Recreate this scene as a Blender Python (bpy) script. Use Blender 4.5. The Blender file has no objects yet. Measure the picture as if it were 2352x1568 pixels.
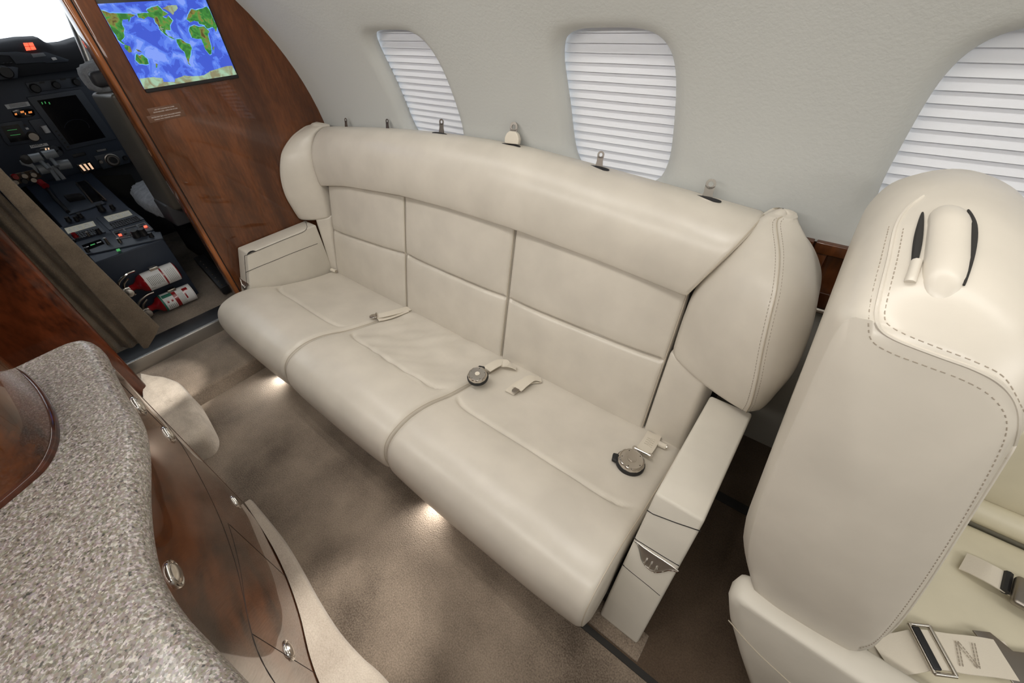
import bpy, bmesh, math, random
from mathutils import Vector, Matrix, noise
random.seed(7)
S = bpy.context.scene
C = S.collection
# ---------------------------------------------------------------- camera, world, light, exposure
W, H, F = 2352, 1568, 937.62
RM = Matrix(((0.78046692, -0.3754124, 0.49993691), (0.62296624, 0.53446692, -0.57119015), (-0.05276788, 0.75723883, 0.651003)))
EYE = Vector((0, 0, 1.05))
cd = bpy.data.cameras.new('camera'); cam = bpy.data.objects.new('camera', cd); C.objects.link(cam)
cam.matrix_world = Matrix.Translation(EYE) @ RM.to_4x4()
cd.sensor_width = 36; cd.lens = 36 * F / W; cd.clip_start = 0.01
S.camera = cam
S.view_settings.view_transform = 'Standard'; S.view_settings.look = 'None'
S.view_settings.gamma = 1; S.view_settings.use_curve_mapping = False
S.view_settings.exposure = -0.17
wd = bpy.data.worlds.new('daylight'); S.world = wd; wd.use_nodes = True
bg = wd.node_tree.nodes['Background']; bg.inputs[0].default_value = (0.86, 0.93, 1.0, 1); bg.inputs[1].default_value = 2.4

def lamp(name, kind, loc, power, target=None, size=0.1, size_y=None, color=(1, 1, 1), spot=60, blend=0.5):
    d = bpy.data.lights.new(name, kind); d.energy = power; d.color = color
    if kind == 'AREA':
        d.size = size
        if size_y: d.shape = 'RECTANGLE'; d.size_y = size_y
    else:
        d.shadow_soft_size = size
    if kind == 'SPOT': d.spot_size = math.radians(spot); d.spot_blend = blend
    o = bpy.data.objects.new(name, d); C.objects.link(o); o.location = loc
    if target is not None:
        o.rotation_euler = (Vector(target) - Vector(loc)).to_track_quat('-Z', 'Y').to_euler()
    return o
WARM = (1.0, 0.965, 0.91)
# unseen area lights, added near the ceiling for an even fill
lamp('ceiling_fill', 'AREA', (-0.55, 0.46, 1.30), 5.5, (-0.55, 0.62, 0.3), 2.6, 0.07, WARM)
lamp('ceiling_fill', 'AREA', (-0.50, -0.27, 1.235), 12.0, (-0.50, 0.60, 0.30), 2.7, 0.09, WARM)
lamp('ceiling_fill', 'AREA', (1.3, 0.2, 1.30), 7.0, (0.9, 0.4, 0.3), 1.0, 0.4, WARM)
# downlights on the entry step and galley plinth, plus added fill spots
lamp('cabin_spot', 'SPOT', (-1.50, -0.02, 1.32), 80, (-1.70, -0.07, 0.0), 0.01, color=WARM, spot=17, blend=0.5)
for x in (-1.35, -0.80, -0.25): lamp('sofa_fill_spot', 'SPOT', (x, 0.30, 1.345), 5.5, (x - 0.02, 0.62, 0.2), 0.025, color=WARM, spot=85, blend=1)  # unseen spots, added for highlights and contrast on the sofa
lamp('cabin_spot', 'SPOT', (-0.50, 0.22, 1.33), 75, (-0.50, -0.07, -0.06), 0.01, color=WARM, spot=19, blend=0.8)
lamp('cabin_spot', 'SPOT', (0.12, -0.33, 1.20), 4.5, (0.14, 0.42, 0.62), 0.035, color=WARM, spot=60, blend=0.8)  # unseen side spot, added to brighten the armchair's inboard face
# floor lamps under the sofa's front edge
for x, p in ((-1.46, 1.8), (-0.58, 1.8)):
    lamp('footwell_lamp', 'SPOT', (x, 0.300, -0.030), p, (x + .02, 0.20, -0.06), 0.012, color=WARM, spot=120, blend=1)

def ray(px, py): return RM @ Vector(((px - W / 2) / F, -(py - H / 2) / F, -1))
def at(px, py, X=None, Y=None, Z=None, P=None, N=None):
    """the point of a plane (x=, y=, z= or point+normal) seen at a pixel of the photograph"""
    d = ray(px, py)
    if X is not None: t = (X - EYE.x) / d.x
    elif Y is not None: t = (Y - EYE.y) / d.y
    elif Z is not None: t = (Z - EYE.z) / d.z
    else: t = (Vector(P) - EYE).dot(Vector(N)) / d.dot(Vector(N))
    return EYE + d * t

# ---------------------------------------------------------------- materials
def mat(name, col, rough=0.5, metal=0.0, coat=0.0, coat_rough=0.03, emit=0, sheen=0, spec=0.5, trans=0, alpha=1):
    m = bpy.data.materials.new(name); m.use_nodes = True
    b = m.node_tree.nodes['Principled BSDF']
    b.inputs['Base Color'].default_value = (*col, 1); b.inputs['Roughness'].default_value = rough
    b.inputs['Metallic'].default_value = metal; b.inputs['Coat Weight'].default_value = coat
    b.inputs['Coat Roughness'].default_value = coat_rough; b.inputs['Specular IOR Level'].default_value = spec
    b.inputs['Transmission Weight'].default_value = trans; b.inputs['Sheen Weight'].default_value = sheen
    if emit: b.inputs['Emission Color'].default_value = (*col, 1); b.inputs['Emission Strength'].default_value = emit
    return m
def nd(m, kind, **kw):
    n = m.node_tree.nodes.new(kind)
    for k, v in kw.items():
        if k.startswith('_'): setattr(n, k[1:], v)
        else: n.inputs[k].default_value = v
    return n
def lk(m, a, ao, b, bi): m.node_tree.links.new(a.outputs[ao], b.inputs[bi])
def coords(m, sc=(1, 1, 1), rot=(0, 0, 0)):
    t = nd(m, 'ShaderNodeTexCoord'); mp = nd(m, 'ShaderNodeMapping'); mp.inputs['Scale'].default_value = sc; mp.inputs['Rotation'].default_value = rot
    lk(m, t, 'Object', mp, 0); return mp
def ramp(m, stops):
    r = nd(m, 'ShaderNodeValToRGB'); e = r.color_ramp.elements
    while len(e) > 1: e.remove(e[-1])
    e[0].position = stops[0][0]; e[0].color = (*stops[0][1], 1)
    for p, c in stops[1:]:
        x = e.new(p); x.color = (*c, 1)
    return r
def bump(m, src, out, strength, dist):
    bn = nd(m, 'ShaderNodeBump'); bn.inputs['Strength'].default_value = strength; bn.inputs['Distance'].default_value = dist
    lk(m, src, out, bn, 'Height'); lk(m, bn, 0, m.node_tree.nodes['Principled BSDF'], 'Normal')
def P_(m): return m.node_tree.nodes['Principled BSDF']
def leather(name, col, rough=0.42, crease=0.0012):
    m = mat(name, col, rough)
    mp = coords(m)
    n1 = nd(m, 'ShaderNodeTexNoise'); n1.inputs['Scale'].default_value = 420; n1.inputs['Detail'].default_value = 3
    n2 = nd(m, 'ShaderNodeTexNoise'); n2.inputs['Scale'].default_value = 9; n2.inputs['Detail'].default_value = 4
    for n in (n1, n2): lk(m, mp, 0, n, 'Vector')
    mx = nd(m, 'ShaderNodeMath', _operation='MULTIPLY_ADD'); mx.inputs[1].default_value = .1
    lk(m, n1, 0, mx, 0); lk(m, n2, 0, mx, 2)
    bump(m, mx, 0, 0.30, crease)
    r = ramp(m, [(0.3, tuple(c * .93 for c in col)), (0.7, tuple(min(1, c * 1.05) for c in col))]); lk(m, n2, 0, r, 0); lk(m, r, 0, P_(m), 'Base Color')
    return m
M = {}
M['leather'] = leather('ivory_leather', (0.62, 0.572, 0.497), .31)
M['leather2'] = leather('warm_seat_leather', (0.65, 0.60, 0.46))
M['leather_matte'] = leather('armrest_vinyl', (0.62, 0.58, 0.505), 0.55, 0.0003)
M['thread'] = mat('stitch_thread', (0.36, 0.31, 0.25), 0.8)
M['piping'] = mat('leather_piping', (0.50, 0.44, 0.35), 0.5)
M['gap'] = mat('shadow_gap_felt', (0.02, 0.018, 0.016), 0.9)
M['black'] = mat('black_plastic', (0.012, 0.012, 0.014), 0.45)
M['rubber'] = mat('black_rubber', (0.015, 0.015, 0.015), 0.6)
M['steel'] = mat('brushed_steel', (0.62, 0.58, 0.53), 0.24, 1)
M['steel_dark'] = mat('aged_steel', (0.32, 0.29, 0.26), 0.35, 1)
M['satin'] = mat('satin_metal', (0.66, 0.63, 0.58), 0.42, 1)
M['chrome'] = mat('chrome', (0.8, 0.78, 0.75), 0.08, 1)
M['alu'] = mat('aluminium', (0.52, 0.51, 0.49), 0.38, 1)
M['web'] = mat('belt_webbing', (0.68, 0.62, 0.52), 0.6, sheen=.3)
m = M['web']; mp = coords(m, (1, 1, 1)); w = nd(m, 'ShaderNodeTexNoise'); w.inputs['Scale'].default_value = 600; lk(m, mp, 0, w, 'Vector'); bump(m, w, 0, .4, .0006)
def wood(name, a, b, sc, rot, rough=.32, coat=1.0):
    m = mat(name, a, rough, coat=coat, coat_rough=0.035, spec=.15)
    mp = coords(m, sc, rot)
    n = nd(m, 'ShaderNodeTexNoise'); n.inputs['Scale'].default_value = 1.5; n.inputs['Detail'].default_value = 6; n.inputs['Distortion'].default_value = 1.6
    f = nd(m, 'ShaderNodeTexNoise'); f.inputs['Scale'].default_value = 30; f.inputs['Detail'].default_value = 4
    lk(m, mp, 0, n, 'Vector'); lk(m, mp, 0, f, 'Vector')
    ad = nd(m, 'ShaderNodeMath', _operation='MULTIPLY_ADD'); ad.inputs[1].default_value = .35; lk(m, f, 0, ad, 0); lk(m, n, 0, ad, 2)
    r = ramp(m, [(0.50, b), (0.66, a), (0.84, tuple(c * 1.7 for c in a))]); lk(m, ad, 0, r, 0); lk(m, r, 0, P_(m), 'Base Color')
    return m
M['wood'] = wood('bulkhead_veneer', (0.098, 0.030, 0.0085), (0.064, 0.0185, 0.0055), (4, 4, .9), (0.25, 0, 0))
M['wood_dark'] = wood('partition_veneer', (0.070, 0.016, 0.005), (0.010, 0.003, 0.002), (3.5, 3.5, 1.3), (0.35, 0, 0))
M['wood_galley'] = wood('galley_veneer', (0.105, 0.029, 0.006), (0.016, 0.0045, 0.002), (1.6, 1.6, 2.2), (0.4, 0.3, 0), .25)
M['wood_trim'] = wood('frame_moulding', (0.20, 0.065, 0.018), (0.09, 0.028, 0.010), (6, 6, 1.0), (0, 0, 0))
m = M['granite'] = mat('speckled_granite', (0.4, 0.35, 0.31), 0.38, coat=.25, coat_rough=.12)
mp = coords(m, (1, 1, 1)); v = nd(m, 'ShaderNodeTexVoronoi'); v.inputs['Scale'].default_value = 430; n = nd(m, 'ShaderNodeTexNoise'); n.inputs['Scale'].default_value = 190; n.inputs['Detail'].default_value = 5
lk(m, mp, 0, v, 'Vector'); lk(m, mp, 0, n, 'Vector')
sx = nd(m, 'ShaderNodeSeparateColor'); lk(m, v, 'Color', sx, 0)
ad = nd(m, 'ShaderNodeMath', _operation='MULTIPLY_ADD'); ad.inputs[1].default_value = .55; lk(m, sx, 0, ad, 0)
hf = nd(m, 'ShaderNodeMath', _operation='MULTIPLY'); hf.inputs[1].default_value = .75; lk(m, n, 0, hf, 0); lk(m, hf, 0, ad, 2)
r = ramp(m, [(0.26, (0.07, 0.065, 0.065)), (0.40, (0.20, 0.16, 0.135)), (0.55, (0.32, 0.27, 0.23)), (0.70, (0.30, 0.275, 0.255)), (0.95, (0.60, 0.58, 0.55))]); lk(m, ad, 0, r, 0)
hs = nd(m, 'ShaderNodeMix', _data_type='RGBA', _blend_type='SOFT_LIGHT'); hs.inputs[0].default_value = .14; lk(m, r, 0, hs, 6); lk(m, v, 'Color', hs, 7); lk(m, hs, 2, P_(m), 'Base Color')
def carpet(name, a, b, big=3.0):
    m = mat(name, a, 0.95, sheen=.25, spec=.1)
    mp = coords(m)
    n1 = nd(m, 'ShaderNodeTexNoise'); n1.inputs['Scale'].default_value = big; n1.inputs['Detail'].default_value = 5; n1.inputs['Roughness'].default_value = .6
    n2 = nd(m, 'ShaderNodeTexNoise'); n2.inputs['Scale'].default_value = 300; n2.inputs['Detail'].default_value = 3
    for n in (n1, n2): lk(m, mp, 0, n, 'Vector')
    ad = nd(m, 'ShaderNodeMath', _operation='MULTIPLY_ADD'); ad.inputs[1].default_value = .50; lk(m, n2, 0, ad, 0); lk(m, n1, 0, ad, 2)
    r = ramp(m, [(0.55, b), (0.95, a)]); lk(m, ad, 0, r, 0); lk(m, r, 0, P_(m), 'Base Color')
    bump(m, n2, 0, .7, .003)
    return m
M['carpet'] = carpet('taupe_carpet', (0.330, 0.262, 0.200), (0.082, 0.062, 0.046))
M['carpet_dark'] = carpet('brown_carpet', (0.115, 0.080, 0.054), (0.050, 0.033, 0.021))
M['carpet_pale'] = carpet('cream_carpet', (0.62, 0.54, 0.45), (0.44, 0.37, 0.30), 8)
M['carpet_mid'] = carpet('sand_carpet', (0.62, 0.54, 0.45), (0.40, 0.34, 0.275), 14)
M['curtain'] = carpet('tan_cloth', (0.21, 0.165, 0.12), (0.12, 0.095, 0.07), 12)
m = M['wall'] = mat('sidewall_leather', (0.57, 0.58, 0.56), 0.6)
mp = coords(m, (1, 1, 1)); n = nd(m, 'ShaderNodeTexNoise'); n.inputs['Scale'].default_value = 140; n.inputs['Detail'].default_value = 4; lk(m, mp, 0, n, 'Vector'); bump(m, n, 0, .25, .002)
M['panel_grey'] = mat('lower_sidewall', (0.42, 0.40, 0.36), 0.6)
m = M['shade'] = mat('pleated_shade_cloth', (0.93, 0.94, 0.97), 0.8)
tr = nd(m, 'ShaderNodeBsdfTranslucent'); tr.inputs[0].default_value = (0.85, 0.88, 0.95, 1); ms = nd(m, 'ShaderNodeMixShader'); ms.inputs[0].default_value = .13
lk(m, P_(m), 0, ms, 1); lk(m, tr, 0, ms, 2); lk(m, ms, 0, m.node_tree.nodes['Material Output'], 0)
M['glass'] = mat('clear_glass', (1, 1, 1), 0.0, trans=1)
M['navy'] = mat('cockpit_panel_paint', (0.026, 0.037, 0.060), 0.5)
M['navy2'] = mat('cockpit_module_paint', (0.042, 0.053, 0.073), 0.45)
M['dash'] = mat('glareshield_vinyl', (0.022, 0.024, 0.030), 0.7)
M['screen_off'] = mat('dark_display_glass', (0.004, 0.004, 0.006), 0.12)
M['grey_lever'] = mat('lever_grey', (0.22, 0.24, 0.26), 0.4)
M['white'] = mat('white_label', (0.80, 0.80, 0.80), 0.6)
M['red'] = mat('extinguisher_red', (0.27, 0.006, 0.010), 0.22, coat=.5)
M['green'] = mat('label_green', (0.02, 0.16, 0.11), 0.5)
M['ink'] = mat('print_ink', (0.03, 0.03, 0.03), 0.7)
M['fleece'] = carpet('sheepskin', (0.42, 0.44, 0.47), (0.24, 0.25, 0.28), 40)
M['seat_tan'] = mat('crew_seat_vinyl', (0.10, 0.09, 0.075), 0.5)
M['seat_back'] = mat('crew_seat_shell', (0.05, 0.05, 0.055), 0.5)
M['lit_red'] = mat('lit_red_lamp', (1.0, 0.10, 0.05), emit=2.2)
M['lit_orange'] = mat('lit_orange_digits', (1.0, 0.32, 0.08), emit=1.2)
M['lit_cream'] = mat('lit_cream_scale', (1.0, 0.65, 0.42), emit=0.8)
M['lit_green'] = mat('lit_green_digits', (0.10, 0.6, 0.16), emit=0.35)
M['lcd'] = mat('lit_lcd', (0.26, 0.25, 0.20), emit=0.6)
M['print'] = mat('placard_print', (0.75, 0.70, 0.66), 0.5)
M['film'] = mat('placard_film', (0.135, 0.062, 0.034), 0.35)
def screen_mat(name, stops, scale, strength):
    m = mat(name, (0, 0, 0), 0.15); mp = coords(m); n = nd(m, 'ShaderNodeTexNoise'); n.inputs['Scale'].default_value = scale; n.inputs['Detail'].default_value = 4
    lk(m, mp, 0, n, 'Vector'); r = ramp(m, stops); r.color_ramp.interpolation = 'CONSTANT' if name in ('map_ocean', 'map_shallows') else 'LINEAR'; n.inputs['Distortion'].default_value = .8; lk(m, n, 0, r, 0); lk(m, r, 0, P_(m), 'Emission Color'); P_(m).inputs['Emission Strength'].default_value = strength
    return m
M['ocean'] = screen_mat('map_ocean', [(0.40, (0.05, 0.10, 0.62)), (0.50, (0.08, 0.17, 0.78)), (0.56, (0.12, 0.24, 0.85)), (0.62, (0.22, 0.34, 0.92))], 22, 1.15)
M['shallow'] = screen_mat('map_shallows', [(0.4, (0.16, 0.42, 0.88)), (0.6, (0.24, 0.60, 0.90))], 30, 1.15)
M['land'] = screen_mat('map_land', [(0.40, (0.03, 0.16, 0.03)), (0.52, (0.07, 0.30, 0.05)), (0.60, (0.22, 0.21, 0.05)), (0.70, (0.10, 0.07, 0.02))], 55, 1.15)
M['ice'] = screen_mat('map_ice', [(0.4, (0.26, 0.24, 0.13)), (0.6, (0.36, 0.55, 0.38))], 35, 1.15)

# ---------------------------------------------------------------- building helpers (all vertices are given in world metres)
def link(name, me, m, parent=None, local=False):
    o = bpy.data.objects.new(name, me); C.objects.link(o)
    if m is not None: me.materials.append(M[m] if isinstance(m, str) else m)
    if parent is not None:
        o.parent = parent
        if parent.type == 'EMPTY' and not local: o.location = -parent.location
    return o
def mk(name, vs, fs, m, parent=None, smooth=True, bevel=0, subs=0, local=False, auto=None):
    me = bpy.data.meshes.new(name); me.from_pydata([tuple(v) for v in vs], [], fs)
    bm = bmesh.new(); bm.from_mesh(me); bmesh.ops.recalc_face_normals(bm, faces=bm.faces)
    if bevel:
        es = [e for e in bm.edges if len(e.link_faces) == 2 and e.calc_face_angle(0) > 0.5]
        bmesh.ops.bevel(bm, geom=es, offset=bevel, segments=3, profile=.5, affect='EDGES', clamp_overlap=True)
    bm.to_mesh(me); bm.free()
    for p in me.polygons: p.use_smooth = smooth
    o = link(name, me, m, parent, local)
    if subs:
        s = o.modifiers.new('sub', 'SUBSURF'); s.levels = subs; s.render_levels = subs
    if smooth: me.set_sharp_from_angle(angle=math.radians(auto or 42))
    return o
class MB:
    def __init__(s): s.v = []; s.f = []
    def add(s, vs, fs):
        k = len(s.v); s.v += [Vector(v) for v in vs]; s.f += [tuple(i + k for i in f) for f in fs]; return s
    def box(s, lo, hi):
        (a, b, c), (d, e, f) = lo, hi
        return s.add([(a, b, c), (d, b, c), (d, e, c), (a, e, c), (a, b, f), (d, b, f), (d, e, f), (a, e, f)],
                     [(0, 3, 2, 1), (4, 5, 6, 7), (0, 1, 5, 4), (1, 2, 6, 5), (2, 3, 7, 6), (3, 0, 4, 7)])
    def prism(s, pts, d):
        pts = [Vector(p) for p in pts]; n = len(pts); d = Vector(d)
        return s.add(pts + [p + d for p in pts], [tuple(range(n))[::-1], tuple(range(n, 2 * n))] + [(i, (i + 1) % n, n + (i + 1) % n, n + i) for i in range(n)])
    def loft(s, rings, cap=True, closed=True):
        n = len(rings[0]); vs = [p for r in rings for p in r]; fs = []
        for i in range(len(rings) - 1):
            for j in range(n if closed else n - 1):
                k = (j + 1) % n; fs.append((i * n + j, i * n + k, (i + 1) * n + k, (i + 1) * n + j))
        if cap and closed: fs += [tuple(range(n))[::-1], tuple(range((len(rings) - 1) * n, len(rings) * n))]
        return s.add(vs, fs)
    def tube(s, pts, r, n=8, cap=True):
        pts = [Vector(p) for p in pts]; rings = []; up = None
        for i, p in enumerate(pts):
            t = (pts[min(i + 1, len(pts) - 1)] - pts[max(i - 1, 0)]).normalized()
            if up is None:
                up = t.orthogonal().normalized()
            up = (up - t * up.dot(t)).normalized(); sd = t.cross(up)
            rr = r(i / (len(pts) - 1)) if callable(r) else r
            rings.append([p + (up * math.cos(a) + sd * math.sin(a)) * rr for a in [2 * math.pi * k / n for k in range(n)]])
        return s.loft(rings, cap)
    def lathe(s, prof, c=(0, 0, 0), ax=(0, 0, 1), n=32):
        c = Vector(c); ax = Vector(ax).normalized(); u = ax.orthogonal().normalized(); w = ax.cross(u)
        return s.loft([[c + ax * h + (u * math.cos(a) + w * math.sin(a)) * max(r, 1e-5) for a in [2 * math.pi * k / n for k in range(n)]] for r, h in prof])
    def strip(s, pts, side, width, th):
        """a ribbon of webbing along pts"""
        side = Vector(side).normalized(); rings = []
        pts = [Vector(p) for p in pts]
        for i, p in enumerate(pts):
            t = (pts[min(i + 1, len(pts) - 1)] - pts[max(i - 1, 0)]).normalized(); sd = (side - t * side.dot(t)).normalized(); n = t.cross(sd)
            rings.append([p - sd * width / 2 - n * th / 2, p + sd * width / 2 - n * th / 2, p + sd * width / 2 + n * th / 2, p - sd * width / 2 + n * th / 2])
        return s.loft(rings)
    def build(s, name, m, parent=None, **k): return mk(name, s.v, s.f, m, parent, **k)
def tag(o, label=None, cat=None, group=None, kind=None):
    if label: o['label'] = label
    if cat: o['category'] = cat
    if group: o['group'] = group
    if kind: o['kind'] = kind
    return o
def empty(name, loc, label, cat, group=None):
    o = bpy.data.objects.new(name, None); C.objects.link(o); o.location = loc; o.empty_display_size = .05
    return tag(o, label, cat, group)
def struct(o): o['kind'] = 'structure'; return o
def lerp(a, b, t): return a + (b - a) * t
def interp(tab, x):
    if x <= tab[0][0]: return tab[0][1]
    for (a, b), (c, d) in zip(tab, tab[1:]):
        if x <= c: return b + (d - b) * (x - a) / (c - a)
    return tab[-1][1]
def smooth_curve(pts, n=8):
    """Catmull-Rom through pts"""
    pts = [Vector(p) for p in pts]; out = []
    for i in range(len(pts) - 1):
        p0, p1, p2, p3 = pts[max(i - 1, 0)], pts[i], pts[i + 1], pts[min(i + 2, len(pts) - 1)]
        for k in range(n):
            t = k / n
            out.append(.5 * ((2 * p1) + (p2 - p0) * t + (2 * p0 - 5 * p1 + 4 * p2 - p3) * t * t + (3 * p1 - p0 - 3 * p2 + p3) * t ** 3))
    return out + [pts[-1]]
def edge_round(d, r):
    if d >= r: return 0.0
    q = 1 - max(d, 0) / r
    return r * (1 - math.sqrt(max(0, 1 - q * q)))
def pad(name, surf, out, m, parent, size, t=.05, bulge=.01, r=.02, nu=36, nv=36, seam=None, local=False, wob=0):
    """an upholstered pad: surf(u,v) is its outer face, out the direction it faces; rounded edges, bulged middle, optional seams"""
    out = Vector(out).normalized(); w, h = size; vs = []; fs = []
    def ease(k, n, L):   # denser near the rim
        u = k / n; e = min(.3, 1.6 * r / L); a = .25
        if u < a: return u / a * e
        if u > 1 - a: return 1 - (1 - u) / a * e
        return e + (u - a) / (1 - 2 * a) * (1 - 2 * e)
    for i in range(nu + 1):
        for j in range(nv + 1):
            u = ease(i, nu, w); v = ease(j, nv, h)
            du = min(u, 1 - u) * w; dv = min(v, 1 - v) * h
            d = bulge * (1 - (2 * u - 1) ** 4) * (1 - (2 * v - 1) ** 4) - edge_round(du, r) - edge_round(dv, r)
            if seam: d += seam(u, v)
            p = Vector(surf(u, v))
            if wob: d += wob * noise.noise(p * 9)
            vs.append(p + out * d)
    n = nv + 1
    for i in range(nu):
        for j in range(nv): fs.append((i * n + j, (i + 1) * n + j, (i + 1) * n + j + 1, i * n + j + 1))
    rim = [(i, 0) for i in range(nu)] + [(nu, j) for j in range(nv)] + [(i, nv) for i in range(nu, 0, -1)] + [(0, j) for j in range(nv, 0, -1)]
    k0 = len(vs)
    for i, j in rim:
        u = ease(i, nu, w); v = ease(j, nv, h); vs.append(Vector(surf(u, v)) - out * t)
    L = len(rim)
    for q in range(L):
        a = rim[q][0] * n + rim[q][1]; b = rim[(q + 1) % L][0] * n + rim[(q + 1) % L][1]
        fs.append((a, k0 + q, k0 + (q + 1) % L, b))
    fs.append(tuple(range(k0, k0 + L)))
    return mk(name, vs, fs, m, parent, local=local, auto=60)
def quad(a, b, c, d):
    a, b, c, d = map(Vector, (a, b, c, d))
    return lambda u, v: (a * (1 - u) + b * u) * (1 - v) + (d * (1 - u) + c * u) * v
def stitches(mb, pts, r=.0006, dash=.006, gap=.004, n=5):
    pts = [Vector(p) for p in pts]; acc = 0; L = dash + gap
    for a, b in zip(pts, pts[1:]):
        l = (b - a).length; t = -acc
        if l < 1e-6: continue
        d = (b - a) / l
        while t < l:
            s0, s1 = max(0, t), min(l, t + dash)
            if s1 - s0 > .001: mb.tube([a + d * s0, a + d * s1], r, n)
            t += L
        acc = (acc + l) % L
    return mb
def copy_tree(o, parent=None):
    c = o.copy(); C.objects.link(c); c.parent = parent
    for ch in [x for x in bpy.data.objects if x.parent == o]: copy_tree(ch, c)
    return c
def text(name, s, origin, xdir, ydir, size, m, parent, align='LEFT', depth=0.0002, local=False):
    """lettering as a mesh lying in the plane of xdir/ydir"""
    cu = bpy.data.curves.new(name, 'FONT'); cu.body = s; cu.size = size; cu.align_x = align; cu.extrude = depth; cu.resolution_u = 2
    tmp = bpy.data.objects.new('t', cu); C.objects.link(tmp)
    me = bpy.data.meshes.new_from_object(tmp.evaluated_get(bpy.context.evaluated_depsgraph_get()))
    bpy.data.objects.remove(tmp); bpy.data.curves.remove(cu)
    x = Vector(xdir).normalized(); z = x.cross(Vector(ydir)).normalized(); y = z.cross(x)
    R = Matrix((x, y, z)).transposed().to_4x4(); R.translation = Vector(origin); me.transform(R); me.materials.clear()
    return link(name, me, m, parent, local)
# ---------------------------------------------------------------- the shell
CY, CZ, CR = 0.188, 0.5475, 0.838          # the fuselage lining is a cylinder along x
XF, XA = -1.891, 1.75                      # bulkhead face, aft end
def hull(x, a, d=0.0): return Vector((x, CY + (CR + d) * math.cos(a), CZ + (CR + d) * math.sin(a)))
A0, A1 = 0.071, 0.86
WIN = [-1.187, -0.497, 0.185]; WA, WHX, WHA = 0.319, 0.139, 0.209
mb = MB()
def wall_cell(x0, x1, cx):
    n = 112; rings = []
    def se(th, hx, ha):
        c, s = math.cos(th), math.sin(th); q = (abs(c) ** 4 + abs(s) ** 4) ** -.25
        return cx + hx * c * q, WA + ha * s * q
    corners = [math.atan2((a - WA) / WHA, (x - cx) / WHX) % (2 * math.pi) for x, a in ((x0, A0), (x1, A0), (x1, A1), (x0, A1))]
    ths = sorted([2 * math.pi * k / n for k in range(n)] + corners)
    for dep, s in ((.046, .006), (.040, .001), (.034, 0.0), (.026, 0.0), (.021, .003), (.015, .008), (.009, .014), (.0045, .021), (.0015, .030), (0, .042)):
        ring = []
        for th in ths:
            x, a = se(th, WHX + s, WHA + s / CR)
            a = max(a, A0 + (.004 if s < .04 else .0)); ring.append(hull(x, a, dep))
        rings.append(ring)
    for f in (.33, .66, 1.0):
        ring = []
        for th in ths:
            c, s = math.cos(th) * WHX, math.sin(th) * WHA
            t = min(((x1 - cx) / c if c > 1e-9 else (x0 - cx) / c if c < -1e-9 else 1e9), ((A1 - WA) / s if s > 1e-9 else (A0 - WA) / s if s < -1e-9 else 1e9))
            bx, ba = cx + c * t, WA + s * t; sx, sa = se(th, WHX + .042, WHA + .042 / CR)
            ring.append(hull(lerp(sx, bx, f), lerp(sa, ba, f)))
        rings.append(ring)
    mb.loft(rings, cap=False)
wall_cell(XF, -0.842, WIN[0]); wall_cell(-0.842, -0.156, WIN[1]); wall_cell(-0.156, 0.53, WIN[2])
mb.loft([[hull(x, A0 + (A1 - A0) * k / 24) for k in range(25)] for x in (0.53, 1.1, XA)], closed=False)
o = struct(mb.build('wall_right', 'wall', auto=180))
for k, cx in enumerate(WIN):
    # outer pane in its frame, and the pleated shade hanging inside it
    mb = MB(); ring = []
    pts = [hull(cx + sx * .17, WA + sa * .25, .10) for sx, sa in ((-1, -1), (1, -1), (1, 1), (-1, 1))]
    mb.prism(pts, (0, .006, .001)); w = struct(mb.build('window_%d' % (k + 1), 'glass', smooth=False))
    mb = MB()
    for sx, sa, ex, ea in ((-.2, -.27, -.16, .27), (.16, -.27, .2, .27), (-.2, -.27, .2, -.235), (-.2, .235, .2, .27)):
        q = [hull(cx + sx, WA + sa, .085), hull(cx + ex, WA + sa, .085), hull(cx + ex, WA + ea, .085), hull(cx + sx, WA + ea, .085)]
        mb.prism(q, (0, .03, .008))
    mb.build('window_frame', 'wall', w, smooth=False)
    mb = MB(); n = 21; prof = []
    for i in range(n * 2 + 1):
        a = lerp(WA - WHA - .045, WA + WHA + .045, i / (2 * n)); prof.append((a + (.0062 if i % 2 else 0), .0620 if i % 2 else .0480))
    xs = [cx - .172 + .344 * q / 8 for q in range(9)]
    rows = [[hull(x, a + .0010 * noise.noise(Vector((x * 7, (i // 2) * 1.7, k))), d) for x in xs] for i, (a, d) in enumerate(prof)]
    mb.loft(rows, closed=False)
    o = mb.build('pleated_window_shade', 'shade', smooth=False)
    so = o.modifiers.new('cloth', 'SOLIDIFY'); so.thickness = .0008
    tag(o, ['white pleated shade in the window nearest the wood bulkhead', 'white pleated shade in the middle window above the sofa back', 'white pleated shade in the window beside the aft-facing armchair'][k], 'window shade', 'pleated window shades')
# ceiling, left side, aft end
mb = MB(); mb.loft([[hull(x, lerp(A1, math.pi - A1, k / 24)) for k in range(25)] for x in (XF, -1, 0, XA)], closed=False); struct(mb.build('ceiling', 'wall', auto=180))
mb = MB(); mb.loft([[hull(x, lerp(math.pi - A1, math.pi, k / 24)) for k in range(25)] + [Vector((x, CY - CR - .03, CZ - .02)), Vector((x, CY - CR - .04, -.1))] for x in (XF, -1, 0, XA)], closed=False); struct(mb.build('wall_left', 'wall', auto=180))
prof = [(1.08, -.1), (1.08, .55)] + [(CY + (CR + .02) * math.cos(a), CZ + (CR + .02) * math.sin(a)) for a in [math.pi * k / 40 for k in range(41)]] + [(-.70, -.1)]
mb = MB(); mb.prism([(XA, y, z) for y, z in prof], (.03, 0, 0)); struct(mb.build('wall_back', 'wall', smooth=False))
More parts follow.
